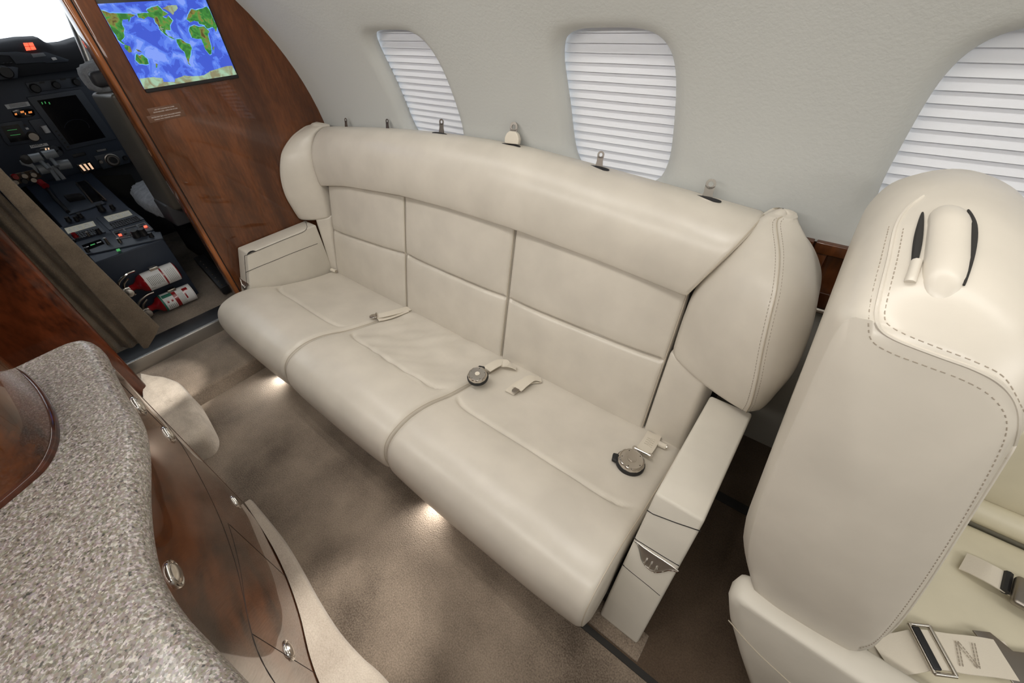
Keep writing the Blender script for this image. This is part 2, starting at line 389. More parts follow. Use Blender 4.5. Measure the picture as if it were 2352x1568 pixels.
# lower side: wood ledge with its pocket, lower panel
mb = MB().box((XF, 1.040, -.08), (XA, 1.09, .448)); struct(mb.build('wall_right_lower', 'panel_grey', smooth=False))
mb = MB(); mb.box((XF, 1.010, .588), (-.012, 1.045, .612)); mb.box((-.008, 1.010, .588), (XA, 1.045, .612))
mb.box((XF, 1.014, .462), (-.012, 1.05, .590)); mb.box((XF, 1.040, .446), (XA, 1.095, .462))
mb.box((-.008, 1.014, .480), (.020, 1.05, .590)); mb.box((-.008, 1.014, .462), (XA, 1.024, .500)); mb.box((.36, 1.014, .480), (XA, 1.05, .590)); mb.box((-.06, 1.046, .45), (.06, 1.06, .61)); mb.box((-.008, 1.085, .46), (XA, 1.095, .60)); mb.box((-.008, 1.02, .487), (XA, 1.09, .497))
struct(mb.build('trim_1', 'wood', bevel=.002))
mb = MB().tube([(XF, 1.022, .452), (XA, 1.022, .452)], .009, 14); struct(mb.build('trim_2', 'steel'))
# floors
FZ = -.06
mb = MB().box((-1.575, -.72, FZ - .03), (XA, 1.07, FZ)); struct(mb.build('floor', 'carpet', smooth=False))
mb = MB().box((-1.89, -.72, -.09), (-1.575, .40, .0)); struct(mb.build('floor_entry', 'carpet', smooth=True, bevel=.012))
mb = MB().box((-3.3, -.7, .0), (-1.90, 1.1, .045)); struct(mb.build('floor_cockpit', 'carpet', smooth=False))
# raised outboard carpet beyond the black seat track
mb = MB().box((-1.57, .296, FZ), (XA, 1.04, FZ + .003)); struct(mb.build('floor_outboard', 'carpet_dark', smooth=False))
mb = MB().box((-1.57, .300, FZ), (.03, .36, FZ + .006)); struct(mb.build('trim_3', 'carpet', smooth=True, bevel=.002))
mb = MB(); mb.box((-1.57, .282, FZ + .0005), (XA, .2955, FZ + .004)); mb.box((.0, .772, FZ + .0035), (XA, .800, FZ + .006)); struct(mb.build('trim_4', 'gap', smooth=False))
# door threshold
mb = MB(); mb.box((-1.905, -.14, -.085), (-1.883, .45, .050)); struct(mb.build('trim_5', 'alu', bevel=.003))
mb = MB(); mb.box((-2.0, -.14, .044), (-1.90, .45, .0505)); th = struct(mb.build('trim_6', 'black', bevel=.001))
mb = MB().tube([(-1.884, -.09, .0505), (-1.884, .44, .0505)], .0014, 8); mb.build('nosing', 'steel', th)
# right bulkhead with its curved outboard edge, moulded door edge
A = [a for a in [-.75 + 3.0 * k / 60 for k in range(61)]]
pts = [(y, z) for y, z in [(1.06, -.06), (1.06, .56)] + [(CY + (CR + .004) * math.cos(a), CZ + (CR + .004) * math.sin(a)) for a in [.03 + 1.27 * k / 40 for k in range(41)]] if y > .395]
mb = MB(); mb.prism([(XF, .395, -.06)] + [(XF, y, z) for y, z in pts] + [(XF, .395, 1.36)], (-.035, 0, 0)); struct(mb.build('wall_front', 'wood', bevel=.0015))
mb = MB(); mb.box((-1.945, .374, -.06), (-1.884, .3915, 1.36)); struct(mb.build('trim_7', 'wood_trim', bevel=.006))
mb = MB(); mb.box((-1.900, .3915, -.06), (-1.893, .395, 1.36)); struct(mb.build('trim_8', 'gap', smooth=False))
mb = MB(); mb.box((-1.945, -.70, 1.30), (-1.884, .374, 1.39)); struct(mb.build('wall_front_header', 'wood', smooth=False))
mb = MB(); mb.box((-1.945, -.70, -.06), (-1.90, -.10, 1.30)); struct(mb.build('wall_front_left', 'wood_dark', smooth=False))
# left partition, in front of the galley
prof = []
for k in range(9):
    a = -math.pi / 2 + math.pi / 2 * k / 8; prof.append((-.066 - .035 + .035 * math.cos(a), .0 + .035 + .035 * math.sin(a)))
mb = MB(); mb.prism([(-1.716, y, z) for y, z in [(-.66, 0.0)] + prof + [(-.066, 1.33), (-.55, 1.33)]], (-.045, 0, 0)); struct(mb.build('wall_left_partition', 'wood_dark', bevel=.010))

# ---------------------------------------------------------------- galley
def at6(l, Z): return [at(px, py, Z=Z) for px, py in l]
ct = at6([(150, 811), (180, 799), (214, 793), (238, 808), (258, 850), (287, 905), (315, 950), (329, 985), (336, 1050), (336, 1150), (346, 1250), (370, 1330), (420, 1410), (480, 1475), (560, 1560), (640, 1640)], .578)
edge = smooth_curve([(p.x, p.y, 0) for p in ct], 5)
last = edge[-1]; edge += [Vector((-.08, last.y - .006, 0)), Vector((.12, last.y - .03, 0))]
first = ct[0]; outer = [Vector((-1.06, -.60, 0)), Vector((at(0, 866, Z=.59).x, -.30, 0)), Vector((at(0, 866, Z=.59).x, at(0, 866, Z=.59).y, 0))] + edge + [Vector((.12, -.60, 0))]
def offset_poly(P, d):
    out = []
    for i, p in enumerate(P):
        a, b = P[(i - 1) % len(P)], P[(i + 1) % len(P)]; t = (b - a).normalized(); nrm = Vector((-t.y, t.x, 0)); out.append(p - nrm * d)
    return out
# which side is inside
ar = sum(a.x * b.y - b.x * a.y for a, b in zip(outer, outer[1:] + outer[:1])); sg = -1 if ar > 0 else 1
rings = []
for d, z in ((.010, .560), (.002, .563), (0, .570), (0, .580), (.002, .589), (.007, .596), (.013, .5995), (.019, .6002)):
    rings.append([p + Vector((0, 0, z)) for p in offset_poly(outer, d * sg)])
mb = MB().loft(rings); top = mb.build('granite_countertop', 'granite', auto=50)
tag(top, 'speckled granite counter slab with an S-curved rounded edge on the galley', 'countertop')
g = empty('galley_cabinet', (-.5, -.35, FZ), 'glossy dark veneer galley cabinet with a curved front and round push latches under the granite', 'cabinet')
foot = smooth_curve([(-1.05, -.58, 0), (-1.062, -.30, 0), (-1.060, -.085, 0), (-1.045, -.062, 0), (-.95, -.060, 0), (-.85, -.068, 0), (-.73, -.084, 0), (-.626, -.107, 0), (-.53, -.136, 0), (-.45, -.150, 0), (-.36, -.148, 0), (-.25, -.135, 0), (-.10, -.135, 0), (.10, -.16, 0), (.11, -.58, 0)], 8)
mb = MB().loft([[p + Vector((0, 0, z)) for p in foot] for z in (FZ, -.04, .2, .4, .5585)]); body = mb.build('body', 'wood_galley', g, auto=50)
fp = [(p.x, p.y) for p in foot if p.y > -.17 and -1.055 < p.x < .1]
def fy(x): return interp(fp, x)
def on_cab(px, py, off=0.0):
    d = ray(px, py); lo, hi = .2, 3.0; t = .3
    prev = None
    for k in range(900):
        t = .3 + k * .0025; p = EYE + d * t; s = p.y - fy(p.x)
        if s < 0: return Vector((p.x, fy(p.x) + off, p.z))
    return p
def gapline(pts, name='seam', r=.0011):
    q = [on_cab(*p) for p in pts]; q = smooth_curve(q, 6); mb = MB().tube(q, r, 6); return mb.build(name, 'gap', g)
def cabline(fn, n=24, r=.0006):
    q = [fn(k / n) for k in range(n + 1)]; return MB().tube(q, r, 6).build('seam', 'gap', g)
v0, v1 = on_cab(525, 1200), on_cab(668, 1335); xv = v1.x
cabline(lambda t: Vector((xv, fy(xv), lerp(FZ, v0.z, t))))
cabline(lambda t: Vector((lerp(xv, .05, t), fy(lerp(xv, .05, t)), .255)))
cabline(lambda t: Vector((lerp(-1.04, -.55, t), fy(lerp(-1.04, -.55, t)), lerp(.36, .255, t))))
cabline(lambda t: Vector((-.92, fy(-.92), lerp(.36, .56, t))))
cabline(lambda t: Vector((-.50, fy(-.50), lerp(FZ, .255, t))))
def latch(px, py, R=.021):
    p = on_cab(px, py); s = .004; t = Vector((2 * s, fy(p.x + s) - fy(p.x - s), 0)).normalized(); n = Vector((-t.y, t.x, 0))
    l = MB().lathe([(R, 0), (R, .0016), (R * .96, .0030), (R * .86, .0034), (R * .80, .0022), (R * .72, .0020)], p, n, 28).build('push_latch', 'chrome', g)
    MB().lathe([(R * .72, .0015), (R * .68, .0044), (R * .50, .0066), (R * .2, .0076), (0, .0078)], p, n, 28).build('button', 'steel', l)
for q in ((318, 932), (387, 998), (541, 1152), (398, 1320), (662, 1495)): latch(*q)
# carpeted plinth along the cabinet foot
inn = smooth_curve([(-1.02, -.058, 0), (-.85, -.068, 0), (-.73, -.084, 0), (-.626, -.107, 0), (-.53, -.136, 0), (-.45, -.150, 0), (-.36, -.148, 0), (-.1, -.14, 0)], 6)
outc = smooth_curve([(-1.02, -.040, 0), (-.85, -.040, 0), (-.73, -.050, 0), (-.626, -.062, 0), (-.53, -.068, 0), (-.45, -.064, 0), (-.36, -.055, 0), (-.1, -.06, 0)], 6)
rings = []
for a, b in zip(inn, outc):
    a = a + Vector((0, .002, 0)); d = (b - a); rings.append([a + Vector((0, 0, FZ)), b + Vector((0, 0, FZ)), b + Vector((0, 0, FZ + .012)), a + d * .93 + Vector((0, 0, FZ + .022)), a + d * .8 + Vector((0, 0, FZ + .027)), a + Vector((0, 0, FZ + .030))])
tag(MB().loft(rings).build('carpeted_plinth', 'carpet_pale', auto=60), 'pale carpeted plinth strip curving along the foot of the galley cabinet', 'plinth')
# glossy upper cabinet standing on the counter
uc = [at(px, py, Z=.6) for px, py in ((-60, 1215), (0, 1165), (60, 1115), (100, 1078), (122, 1040), (130, 1005), (126, 965), (112, 930), (92, 898), (62, 867), (33, 851))]
uc = smooth_curve([(p.x, p.y, 0) for p in uc], 5); uc = uc + [Vector((-1.02, -.19, 0)), Vector((-1.02, -.44, 0)), Vector((-.60, -.44, 0))]
u = empty('upper_galley_cabinet', (-.85, -.35, .6), 'glossy brown veneer upper galley cabinet with a rounded corner standing on the granite', 'cabinet')
MB().loft([[p + Vector((0, 0, z)) for p in uc] for z in (.607, .9, 1.02)]).build('body', 'wood_galley', u, auto=50)
ar = sum(a.x * b.y - b.x * a.y for a, b in zip(uc, uc[1:] + uc[:1])); s2 = 1 if ar > 0 else -1
MB().loft([[p + Vector((0, 0, z)) for p in offset_poly(uc, d * s2)] for d, z in ((.004, .600), (.004, .605), (.002, .609), (-.002, .611))]).build('base_moulding', 'wood_dark', u, auto=50)
# carpeted step beside the entry
st = at6([(318, 852), (392, 866), (425, 892), (458, 950), (467, 978), (455, 1002), (420, 1018), (380, 1030), (330, 960)], .03)
st = smooth_curve([Vector((p.x, p.y, 0)) for p in st + st[:1]], 7)[:-1]; sc_ = sum(st, Vector()) / len(st)
def sring(k, z): return [sc_ + (p - sc_) * k + Vector((0, 0, z + .006 * noise.noise(p * 14) * (z > .0))) for p in st]
o = MB().loft([sring(1.06, FZ), sring(1.03, -.03), sring(1.0, .005), sring(.965, .022), sring(.90, .030), sring(.6, .034), sring(.25, .033)]).build('carpeted_step', 'carpet_mid', auto=75)
tag(o, 'pale carpeted raised step under the foot of the left wood partition', 'step')
# ---------------------------------------------------------------- the three-seat sofa
def yb(z): return .757 + .262 * z
sofa = empty('divan_sofa', (-.93, .65, FZ), 'long ivory leather three-seat side-facing sofa under the windows with armrests at both ends', 'sofa')
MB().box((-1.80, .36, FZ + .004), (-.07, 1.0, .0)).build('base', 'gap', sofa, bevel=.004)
# seat cushions
SP = [(.83, .035), (.80, .055), (.765, .070), (.70, .080), (.62, .096), (.54, .118), (.50, .131), (.475, .142), (.44, .157), (.40, .169), (.36, .174), (.325, .171), (.29, .160), (.265, .139), (.252, .110), (.248, .080), (.252, .045), (.268, .012), (.30, -.010), (.36, -.014), (.50, -.010), (.70, -.010), (.83, .0)]
sp = [Vector((0, y, z)) for y, z in SP]; prof = smooth_curve(sp + [sp[0]], 6)[:-1]
N = len(prof); nrm = []
for i in range(N):
    t = (prof[(i + 1) % N] - prof[i - 1]).normalized(); nrm.append(Vector((0, -t.z, t.y)))
if nrm[20].z < 0: nrm = [-q for q in nrm]
nrm = [q if q.length > 0 else Vector((0, 0, 1)) for q in nrm]
up = nrm[[i for i, p in enumerate(prof) if abs(p.y - .36) < .02 and p.z > .1][0]]
if up.z < 0: nrm = [-q for q in nrm]
def seat(x0, x1, k):
    rings = []; w = x1 - x0; n = 56
    for i in range(n + 1):
        q = i / n; e = .10
        u = (q / .25 * e) if q < .25 else (1 - (1 - q) / .25 * e if q > .75 else e + (q - .25) / .5 * (1 - 2 * e))
        x = lerp(x0, x1, u); dx = min(u, 1 - u) * w
        rnd = edge_round(dx, .022); ring = []
        for p, m_ in zip(prof, nrm):
            d = -rnd
            if p.z > .02:
                # inset pan behind the front roll, with a rounded-corner seam
                line = .487 + .045 * max(0, 1 - dx / .10) ** 2
                top = 1 if p.y > .27 else 0
                d += -.0075 * math.exp(-((p.y - line) / .008) ** 2) * min(1, max(0, (dx - .02) / .03)) * top
                d += .007 * (1 - (2 * u - 1) ** 4) * (1 if p.y < line else .35) * (1 if p.y > .24 else 1)
                if k == 1 and p.y > .47:
                    wv = noise.noise(Vector((x * 6 + p.y * 9, x * 22 - p.y * 14, 2.0)))
                    d += .0075 * wv * min(1, dx / .06)
                elif p.y > .47: d += .0016 * noise.noise(Vector((x * 14, p.y * 7, k)))
            ring.append(Vector((x, 0, 0)) + p + m_ * d)
        rings.append(ring)
    o = MB().loft(rings).build('seat_cushion', 'leather', sofa, auto=70)
    # piping along both side edges of the front roll
    for xs, s_ in ((x0, 1), (x1, -1)):
        q = [Vector((xs + s_ * .0065, p.y, p.z)) + m_ * (-.0065) for p, m_ in zip(prof, nrm) if p.y < .80 and (p.z > .0)]
        q = [p for p in q if p.z > -.002]
        MB().tube(q, .0014, 6).build('piping', 'piping', o)
        st_ = [Vector((xs + s_ * .016, p.y, p.z)) + m_ * (-.0005) for p, m_ in zip(prof, nrm) if p.y < .5 and p.z > .04]
seat(-1.797, -1.252, 0); seat(-1.250, -.712, 1); seat(-.710, -.082, 2)
# back cushions, each crossed by one seam
def back(x0, x1, k):
    z0, z1 = .055, .54
    P00 = (x0, yb(z0), z0); P10 = (x1, yb(z0), z0); P11 = (x1, yb(z1), z1); P01 = (x0, yb(z1), z1)
    zs = [.248, .283, .283, .290][k]; ze = [.290, .283, .285, .292][k + 0] if k < 3 else .29
    def seam(u, v):
        z = lerp(z0, z1, v); s = (z - lerp([.262, .290, .284][k], [.290, .284, .290][k], u)); w = min(1, min(u, 1 - u) / .03)
        return (-.014 * math.exp(-(s / .0042) ** 2) - .006 * math.exp(-(s / .022) ** 2)) * w
    o = pad('back_cushion', quad(P00, P10, P11, P01), (0, -1, .26), 'leather', sofa, (x1 - x0, z1 - z0), t=.06, bulge=.014, r=.014, nu=50, nv=220, seam=seam)
    for xs in (x1 - .0015,):
        MB().tube([(xs, yb(z) + .003, z) for z in [.07 + .45 * q / 16 for q in range(17)]], .0014, 6).build('piping', 'piping', o)
back(-1.765, -1.2535, 0); back(-1.2500, -.7385, 1); back(-.7350, -.203, 2)
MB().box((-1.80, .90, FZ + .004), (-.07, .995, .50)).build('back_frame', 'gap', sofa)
# corner pads between the back and the armrests
def corner(xa, xb):
    z0, z1 = .045, .325
    s = -1 if xb > xa else 1
    pa = (xa, yb(z0) + .006, z0); pa1 = (xa, yb(z1) + .004, z1); pb = (xb, .772, z0 - .005); pb1 = (xb, .785, z1)
    q = quad(pa, pb, pb1, pa1) if xb > xa else quad(pb, pa, pa1, pb1)
    pad('corner_pad', q, (-.45 if xb > xa else .45, -1, .1), 'leather', sofa, (abs(xb - xa) * 1.1, z1 - z0), t=.04, bulge=.006, r=.013, nu=24, nv=30)
corner(-.203, -.088); corner(-1.765, -1.812)
# head bolster along the top
TOP = [(-1.80, .660), (-1.60, .678), (-1.35, .698), (-1.118, .711), (-.90, .7145), (-.78, .714), (-.61, .703), (-.367, .684), (-.12, .662)]
LOW = [(-1.80, .445), (-1.60, .478), (-1.25, .507), (-1.0, .513), (-.735, .510), (-.45, .497), (-.20, .478)]
rings = []; n = 80
SEC = [(.55, -.004), (.20, .0), (0.02, .020), (-.02, .07), (-.03, .20), (.01, .45), (.13, .70), (.34, .89), (.56, .98), (.74, 1.0), (.90, .985), (1.0, .93), (1.0, .5), (.98, .05)]
sec = smooth_curve([Vector((a, b, 0)) for a, b in SEC + SEC[:1]], 4)[:-1]
for i in range(n + 1):
    q = i / n; u = q if .08 < q < .92 else (q * q / .08 if q < .08 else 1 - (1 - q) ** 2 / .08)
    if i == 0: u = 0
    if i == n: u = 1
    ring = []
    rnd = edge_round(min(u, 1 - u) * 1.65, .009 if u > .5 else .018)
    for s_ in sec:
        xl = lerp(-1.792, -1.80, s_.y); xr = lerp(-.200, -.114, s_.y); x = lerp(xl, xr, u)
        zt = interp(TOP, x) ; zl = interp(LOW, x); y0 = yb(zl) - .022; y1 = 1.0
        cy, cz = .45, .5
        sx, sz = s_.x, s_.y
        f = 1 - rnd / .10
        sx = cy + (sx - cy) * f; sz = cz + (sz - cz) * f
        ring.append(Vector((x, lerp(y0, y1, sx), lerp(zl, zt, sz))))
    rings.append(ring)
bol = MB().loft(rings).build('head_bolster', 'leather', sofa, auto=70)
e = rings[-2][:]; MB().tube(e[6:46], .0014, 6).build('piping', 'piping', bol)
# end wings
def wing(rows, seamline, mir=False):
    """rows: z, inner(x,y), ridge(x,y), outer(x,y)"""
    rings = []; ridge = []; ZS = [r[0] for r in rows]; m_ = 40
    def col(j, z): return interp([(r[0], r[j]) for r in rows], z)
    sm = []
    keys = [smooth_curve([Vector((r[1], r[2], r[0])) for r in rows], 8), smooth_curve([Vector((r[3], r[4], r[0])) for r in rows], 8), smooth_curve([Vector((r[5], r[6], r[0])) for r in rows], 8)]
    L = len(keys[0])
    for i in range(L):
        a, b, c = (k[i] for k in keys); f = 0
        e = min(i, L - 1 - i) / (L - 1)
        shrink = edge_round(e * .34, .02 if i < L / 2 else .012)
        ring = []
        ab = b - a; nab = Vector((ab.y, -ab.x, 0)).normalized() * (1 if not mir else -1)
        if nab.y > 0: nab = -nab
        for t in (0, .04, .12, .25, .4, .55, .7, .83, .93, .985):
            ring.append(a + ab * t + nab * (.016 * math.sin(math.pi * min(1, t * 1.0)) ** .8 - (.012 if t == 0 else .004 if t == .04 else 0) - shrink))
        ring.append(b + nab * (-.001 - shrink)); ridge.append(b + nab * (.0005 - shrink))
        bc = c - b; nbc = Vector((bc.y, -bc.x, 0)).normalized()
        if (nbc.x > 0) == mir: nbc = -nbc
        for t in (.06, .2, .45, .7, .9, 1.0):
            ring.append(b + bc * t + nbc * (.010 * math.sin(math.pi * t) - shrink) + Vector((0, shrink * .5, 0)))
        yb_ = max(.955, c.y + .01) if not mir else max(.99, c.y)
        ring.append(Vector((c.x - (0.01 if not mir else -.002), max(yb_, c.y + .02), c.z))); ring.append(Vector((a.x, max(yb_, a.y + .02), a.z)))
        rings.append(ring)
    for at_, dz in ((0, -.002), (-1, .009)):
        r_ = rings[at_]; c_ = sum(r_, Vector()) / len(r_)
        e_ = [[c_ + (p - c_) * k + Vector((0, 0, dz * (1 - k * k))) for p in r_] for k in (.93, .78, .5, .2)]
        rings = rings + e_ if at_ else e_[::-1] + rings
    w = MB().loft(rings).build('end_wing', 'leather', sofa, auto=70)
    if seamline:
        MB().tube(ridge[1:-1], .0013, 6).build('piping', 'piping', w)
        for off in (.007, -.007):
            q = [Vector((p.x + (off if off < 0 else off * .6), p.y + (.004 if off < 0 else .006), p.z)) - Vector((0, .0075, 0)) for p in ridge[2:-3]]
            q = []
            for r, p in zip(rings[6:-7], ridge[2:-3]):
                i0 = 10; o_ = r[8] if off < 0 else r[12]; dd = (o_ - r[10]).normalized(); q.append(p + dd * .0075)
            stitches(MB(), q, .0005, .004, .003).build('stitching', 'thread', w)
    return w
wing([(.312, -.200, yb(.31) + .004, .010, .752, .034, .80), (.36, -.203, yb(.36) + .002, .012, .738, .046, .80), (.43, -.203, yb(.43), .004, .733, .056, .80), (.50, -.197, .882, -.010, .745, .052, .82), (.56, -.178, .905, -.022, .768, .040, .845), (.60, -.160, .925, -.032, .800, .020, .875), (.635, -.140, .945, -.053, .862, -.010, .92), (.662, -.118, .962, -.085, .940, -.050, .965), (.671, -.108, .970, -.082, .958, -.056, .972)], True)
wing([(.312, -1.768, yb(.31) + .0, -1.872, .752, -1.888, .77), (.36, -1.770, yb(.36) - .002, -1.874, .742, -1.888, .76), (.43, -1.778, yb(.43) - .006, -1.876, .735, -1.888, .75), (.50, -1.786, .870, -1.876, .745, -1.888, .76), (.56, -1.792, .880, -1.876, .770, -1.888, .785), (.60, -1.796, .892, -1.876, .800, -1.888, .815), (.64, -1.80, .915, -1.876, .862, -1.888, .875), (.664, -1.80, .955, -1.872, .935, -1.888, .945)], False, True)
# armrests
AF_P, AF_N = (0, .467, .30), Vector((0, -.36, .14)).normalized()
def arm(x0, x1, dx, cap):
    # side outline, front leaning towards the aisle at the foot
    out = [(.467, .30), (.778, .30), (.778, FZ + .004), (.327, FZ + .004)]
    mb = MB()
    def P(x, y, z): f = (.30 - z) / .36; return Vector((x + dx * f, y, z))
    a = [P(x0, y, z) for y, z in out]; b = [P(x1, y, z) for y, z in out]
    mb.add(a + b, [(0, 1, 2, 3), (4, 7, 6, 5), (0, 4, 5, 1), (1, 5, 6, 2), (2, 6, 7, 3), (3, 7, 4, 0)])
    return mb.build('armrest', 'leather_matte', sofa, bevel=.006)
ar_ = arm(-.068, .025, -.010, 1); al_ = arm(-1.889, -1.799, 0, 0)
def fl(pts, nm, par, r=.0010, m_='gap', off=.0004):
    q = [at(px, py, P=AF_P, N=AF_N) + AF_N * off for px, py in pts]; return MB().tube(q, r, 6).build(nm, m_, par)
fl([(1486, 1171), (1500, 1180), (1550, 1199), (1600, 1216), (1609, 1219)], 'seam', ar_)
fl([(1456, 1231), (1460, 1238), (1475, 1247), (1520, 1275), (1560, 1299)], 'seam', ar_)
fl([(1429, 1295), (1450, 1313), (1490, 1345), (1516, 1367)], 'seam', ar_)
def z4(l): return [(1300 + a / 4.238, 1130 + b / 4.238) for a, b in l]
def escutcheon(par, pts_out, buttons, shift):
    c = [at(px, py, P=AF_P, N=AF_N) + Vector((shift, 0, 0)) for px, py in pts_out]
    e = MB().prism([p - AF_N * .001 for p in c], AF_N * .0035).build('control_plate', 'satin', par, bevel=.0008)
    MB().tube([p + AF_N * .0028 for p in c + [c[0]]], .0011, 6).build('rim', 'chrome', e)
    for bx, by in buttons:
        p = at(bx, by, P=AF_P, N=AF_N) + Vector((shift, 0, 0)); d = (at(bx + 4, by - 14, P=AF_P, N=AF_N) - at(bx, by, P=AF_P, N=AF_N)).normalized()
        d = Vector((0, .36, .14)).normalized() * 0 + Vector((0, AF_N.z, -AF_N.y)); r = []
        mbx = MB().tube([p - d * .0085 + AF_N * .001, p - d * .0065 + AF_N * .005, p + AF_N * .0065, p + d * .0065 + AF_N * .005, p + d * .0085 + AF_N * .001], .0022, 8)
        mbx.build('button', 'chrome', e)
pl = z4([(668, 465), (700, 500), (716, 550), (735, 640), (770, 705), (830, 755), (890, 772), (950, 765), (1000, 752), (1045, 755), (1092, 770), (1098, 760), (1040, 715), (950, 655), (860, 598), (760, 530), (700, 482)])
escutcheon(ar_, pl, z4([(784, 665), (832, 700), (880, 740)]), 0)
escutcheon(al_, pl, z4([(784, 665), (832, 700), (880, 740)]), -1.824)
# left armrest: lid outline and seams on its inner side
def z6(l): return [(480 + a / 6.03, 440 + b / 6.03) for a, b in l]
def il(pts, r=.0009): q = [at(px, py, X=-1.799) + Vector((.0003, 0, 0)) for px, py in z6(pts)]; return MB().tube(smooth_curve(q, 4), r, 6).build('seam', 'gap', al_)
il([(490, 888), (560, 865), (700, 805), (900, 722), (1100, 640), (1280, 570), (1335, 535), (1357, 490), (1345, 435), (1328, 412)])
il([(512, 1115), (700, 1035), (900, 955), (1100, 872), (1300, 795), (1505, 718)])
il([(490, 888), (498, 1000), (508, 1110), (522, 1285)])
q = [at(px, py, X=-1.799) for px, py in z6([(527, 872), (545, 845), (575, 823), (610, 815), (650, 820), (600, 838), (560, 858)])]
MB().prism([p + Vector((-.002, 0, 0)) for p in q], (.0028, 0, 0)).build('finger_notch', 'black', al_, smooth=False)
MB().prism([Vector((-1.891, .464, .262)), Vector((-1.7975, .464, .262)), Vector((-1.7975, .775, .262)), Vector((-1.891, .775, .262))], (0, 0, .001)).build('lid_gap', 'gap', al_, smooth=False) if False else None

# ---------------------------------------------------------------- belts and harness fittings
def tab_mesh(covered=False):
    mb = MB(); n = 24; w = .0085; th = .0016
    out, inn = [], []
    for k in range(n):
        a = 2 * math.pi * k / n; out.append((.0085 * math.cos(a), .024 + .0085 * math.sin(a))); inn.append((.0042 * math.cos(a), .024 + .0042 * math.sin(a)))
    vs = []
    for y in (-th / 2, th / 2):
        vs += [(x, y, z) for x, z in out] + [(x, y, z) for x, z in inn]
    fs = []
    for k in range(n):
        j = (k + 1) % n
        fs += [(k, j, n + j, n + k), (2 * n + k, 3 * n + k, 3 * n + j, 2 * n + j), (k, 2 * n + k, 2 * n + j, j), (n + k, n + j, 3 * n + j, 3 * n + k)]
    mb.add(vs, fs)
    mb.prism([(-.0082, -th / 2, .022), (-.0075, -th / 2, .010), (-.0105, -th / 2, -.008), (.0105, -th / 2, -.008), (.0075, -th / 2, .010), (.0082, -th / 2, .022), (.004, -th / 2, .0195), (-.004, -th / 2, .0195)], (0, th, 0))
    return mb
tabs = [((796, 291), .93, 'aged steel harness tab nearest the wood bulkhead on the sofa top'), ((890, 292), .93, 'aged steel harness tab second from the wood bulkhead on the sofa top'),
        ((1014, 300), .98, 'aged steel harness tab on the sofa top in front of the first window'), ((1178, 324), .98, 'steel harness tab with an ivory leather sleeve between the two windows'),
        ((1376, 380), .98, 'aged steel harness tab on the sofa top in front of the middle window'), ((1623, 456), .96, 'bright steel harness tab nearest the sofa\'s aft end')]
for k, ((px, py), y, lab) in enumerate(tabs):
    y = .978; p = at(px, py, Y=y); zt = interp(TOP, p.x) - .006
    p = Vector((p.x, y if k > 1 else .992, max(p.z, zt) if k > 1 else zt + .004))
    if k < 2: p.x = at(px, py, Y=.992).x
    t = empty('shoulder_harness_tab', p, lab, 'harness tab', 'harness tabs along the sofa top')
    t.rotation_euler = (-.25, 0, .12)
    sc = (.85, .85, 1.05, 1.5, 1.05, 1.3)[k]
    t.scale = (sc, sc, sc)
    tab_mesh().build('tab_plate', 'steel_dark' if k != 5 else 'steel', t, smooth=False, local=True)
    if k == 3:
        mb = MB(); q = [(-.019, 0, -.006), (.019, 0, -.006), (.020, 0, .006), (.015, 0, .016), (.008, 0, .021), (-.008, 0, .021), (-.015, 0, .016), (-.020, 0, .006)]
        mb.prism([(a * .8, -.006, c * .8) for a, b, c in q], (0, .010, 0)); mb.build('leather_sleeve', 'web', t, bevel=.002, local=True)
    if k >= 2:
        mb = MB(); mb.lathe([(0, 0), (.026, 0), (.026, .0015), (0, .002)], (0, 0, 0), (0, 0, 1), 28)
        for v in mb.v: v.y *= .30; v.x *= 1.35
        o = mb.build('slot_liner', 'black', sofa); o.location = Vector(sofa.location) * -1 + Vector((p.x, p.y - .010, interp(TOP, p.x) - .0015)); o.rotation_euler = (.28, 0, 0)
def rotary(px, py, z, r, lab, tilt, spin, lc='lit'):
    p = at(px, py, Z=z)
    t = empty('rotary_buckle', p, lab, 'buckle', 'rotary belt buckles on the seat')
    t.rotation_euler = tilt; t.rotation_euler.z = spin
    s = r / .03; t.scale = (s, s, s)
    MB().lathe([(0, 0), (.031, 0), (.0335, .003), (.0335, .010), (.031, .013), (0, .013)], n=40).build('backing', 'rubber', t, local=True)
    mb = MB(); mb.prism([(-.012, .028, .001), (.012, .028, .001), (.010, .042, .002), (-.010, .042, .002)], (0, 0, .010)); mb.build('release_tongue', 'rubber', t, local=True, bevel=.003)
    prof = [(.0305, .013), (.031, .016), (.0300, .020), (.0270, .0225), (.0262, .0215), (.0255, .0225), (.0180, .0228), (.0100, .0228), (.0095, .0236), (0, .0236)]
    rings = []; n = 72
    for rr, h in prof:
        ring = []
        for k in range(n):
            a = 2 * math.pi * k / n; sc = 1 - (.075 * max(0, math.cos(a * 12)) ** 2 if rr > .0285 and h > .014 else 0)
            ring.append(Vector((rr * sc * math.cos(a), rr * sc * math.sin(a), h)))
        rings.append(ring)
    f = MB().loft(rings).build('dial', 'steel', t, local=True)
    MB().lathe([(.0075, .0236), (.0075, .0245), (0, .0245)], n=24).build('emblem', 'steel' if lc else 'web', t, local=True)
    for a in (0.4, 1.6, 2.9, 4.2, 5.4):
        x, y = .0225 * math.cos(a), .0225 * math.sin(a); MB().lathe([(.0012, .0222), (.0012, .0231), (0, .0231)], (x, y, 0), n=8).build('pin', 'gap', f, local=True)
    return t
rotary(1098, 868, .128, .030, 'round steel rotary buckle at the seam between the middle and aft seats', (.12, .05, 0), .4, None)
rotary(1446, 1066, .100, .0335, 'larger round steel rotary buckle on a black base beside the aft armrest', (.10, .04, 0), 1.9)
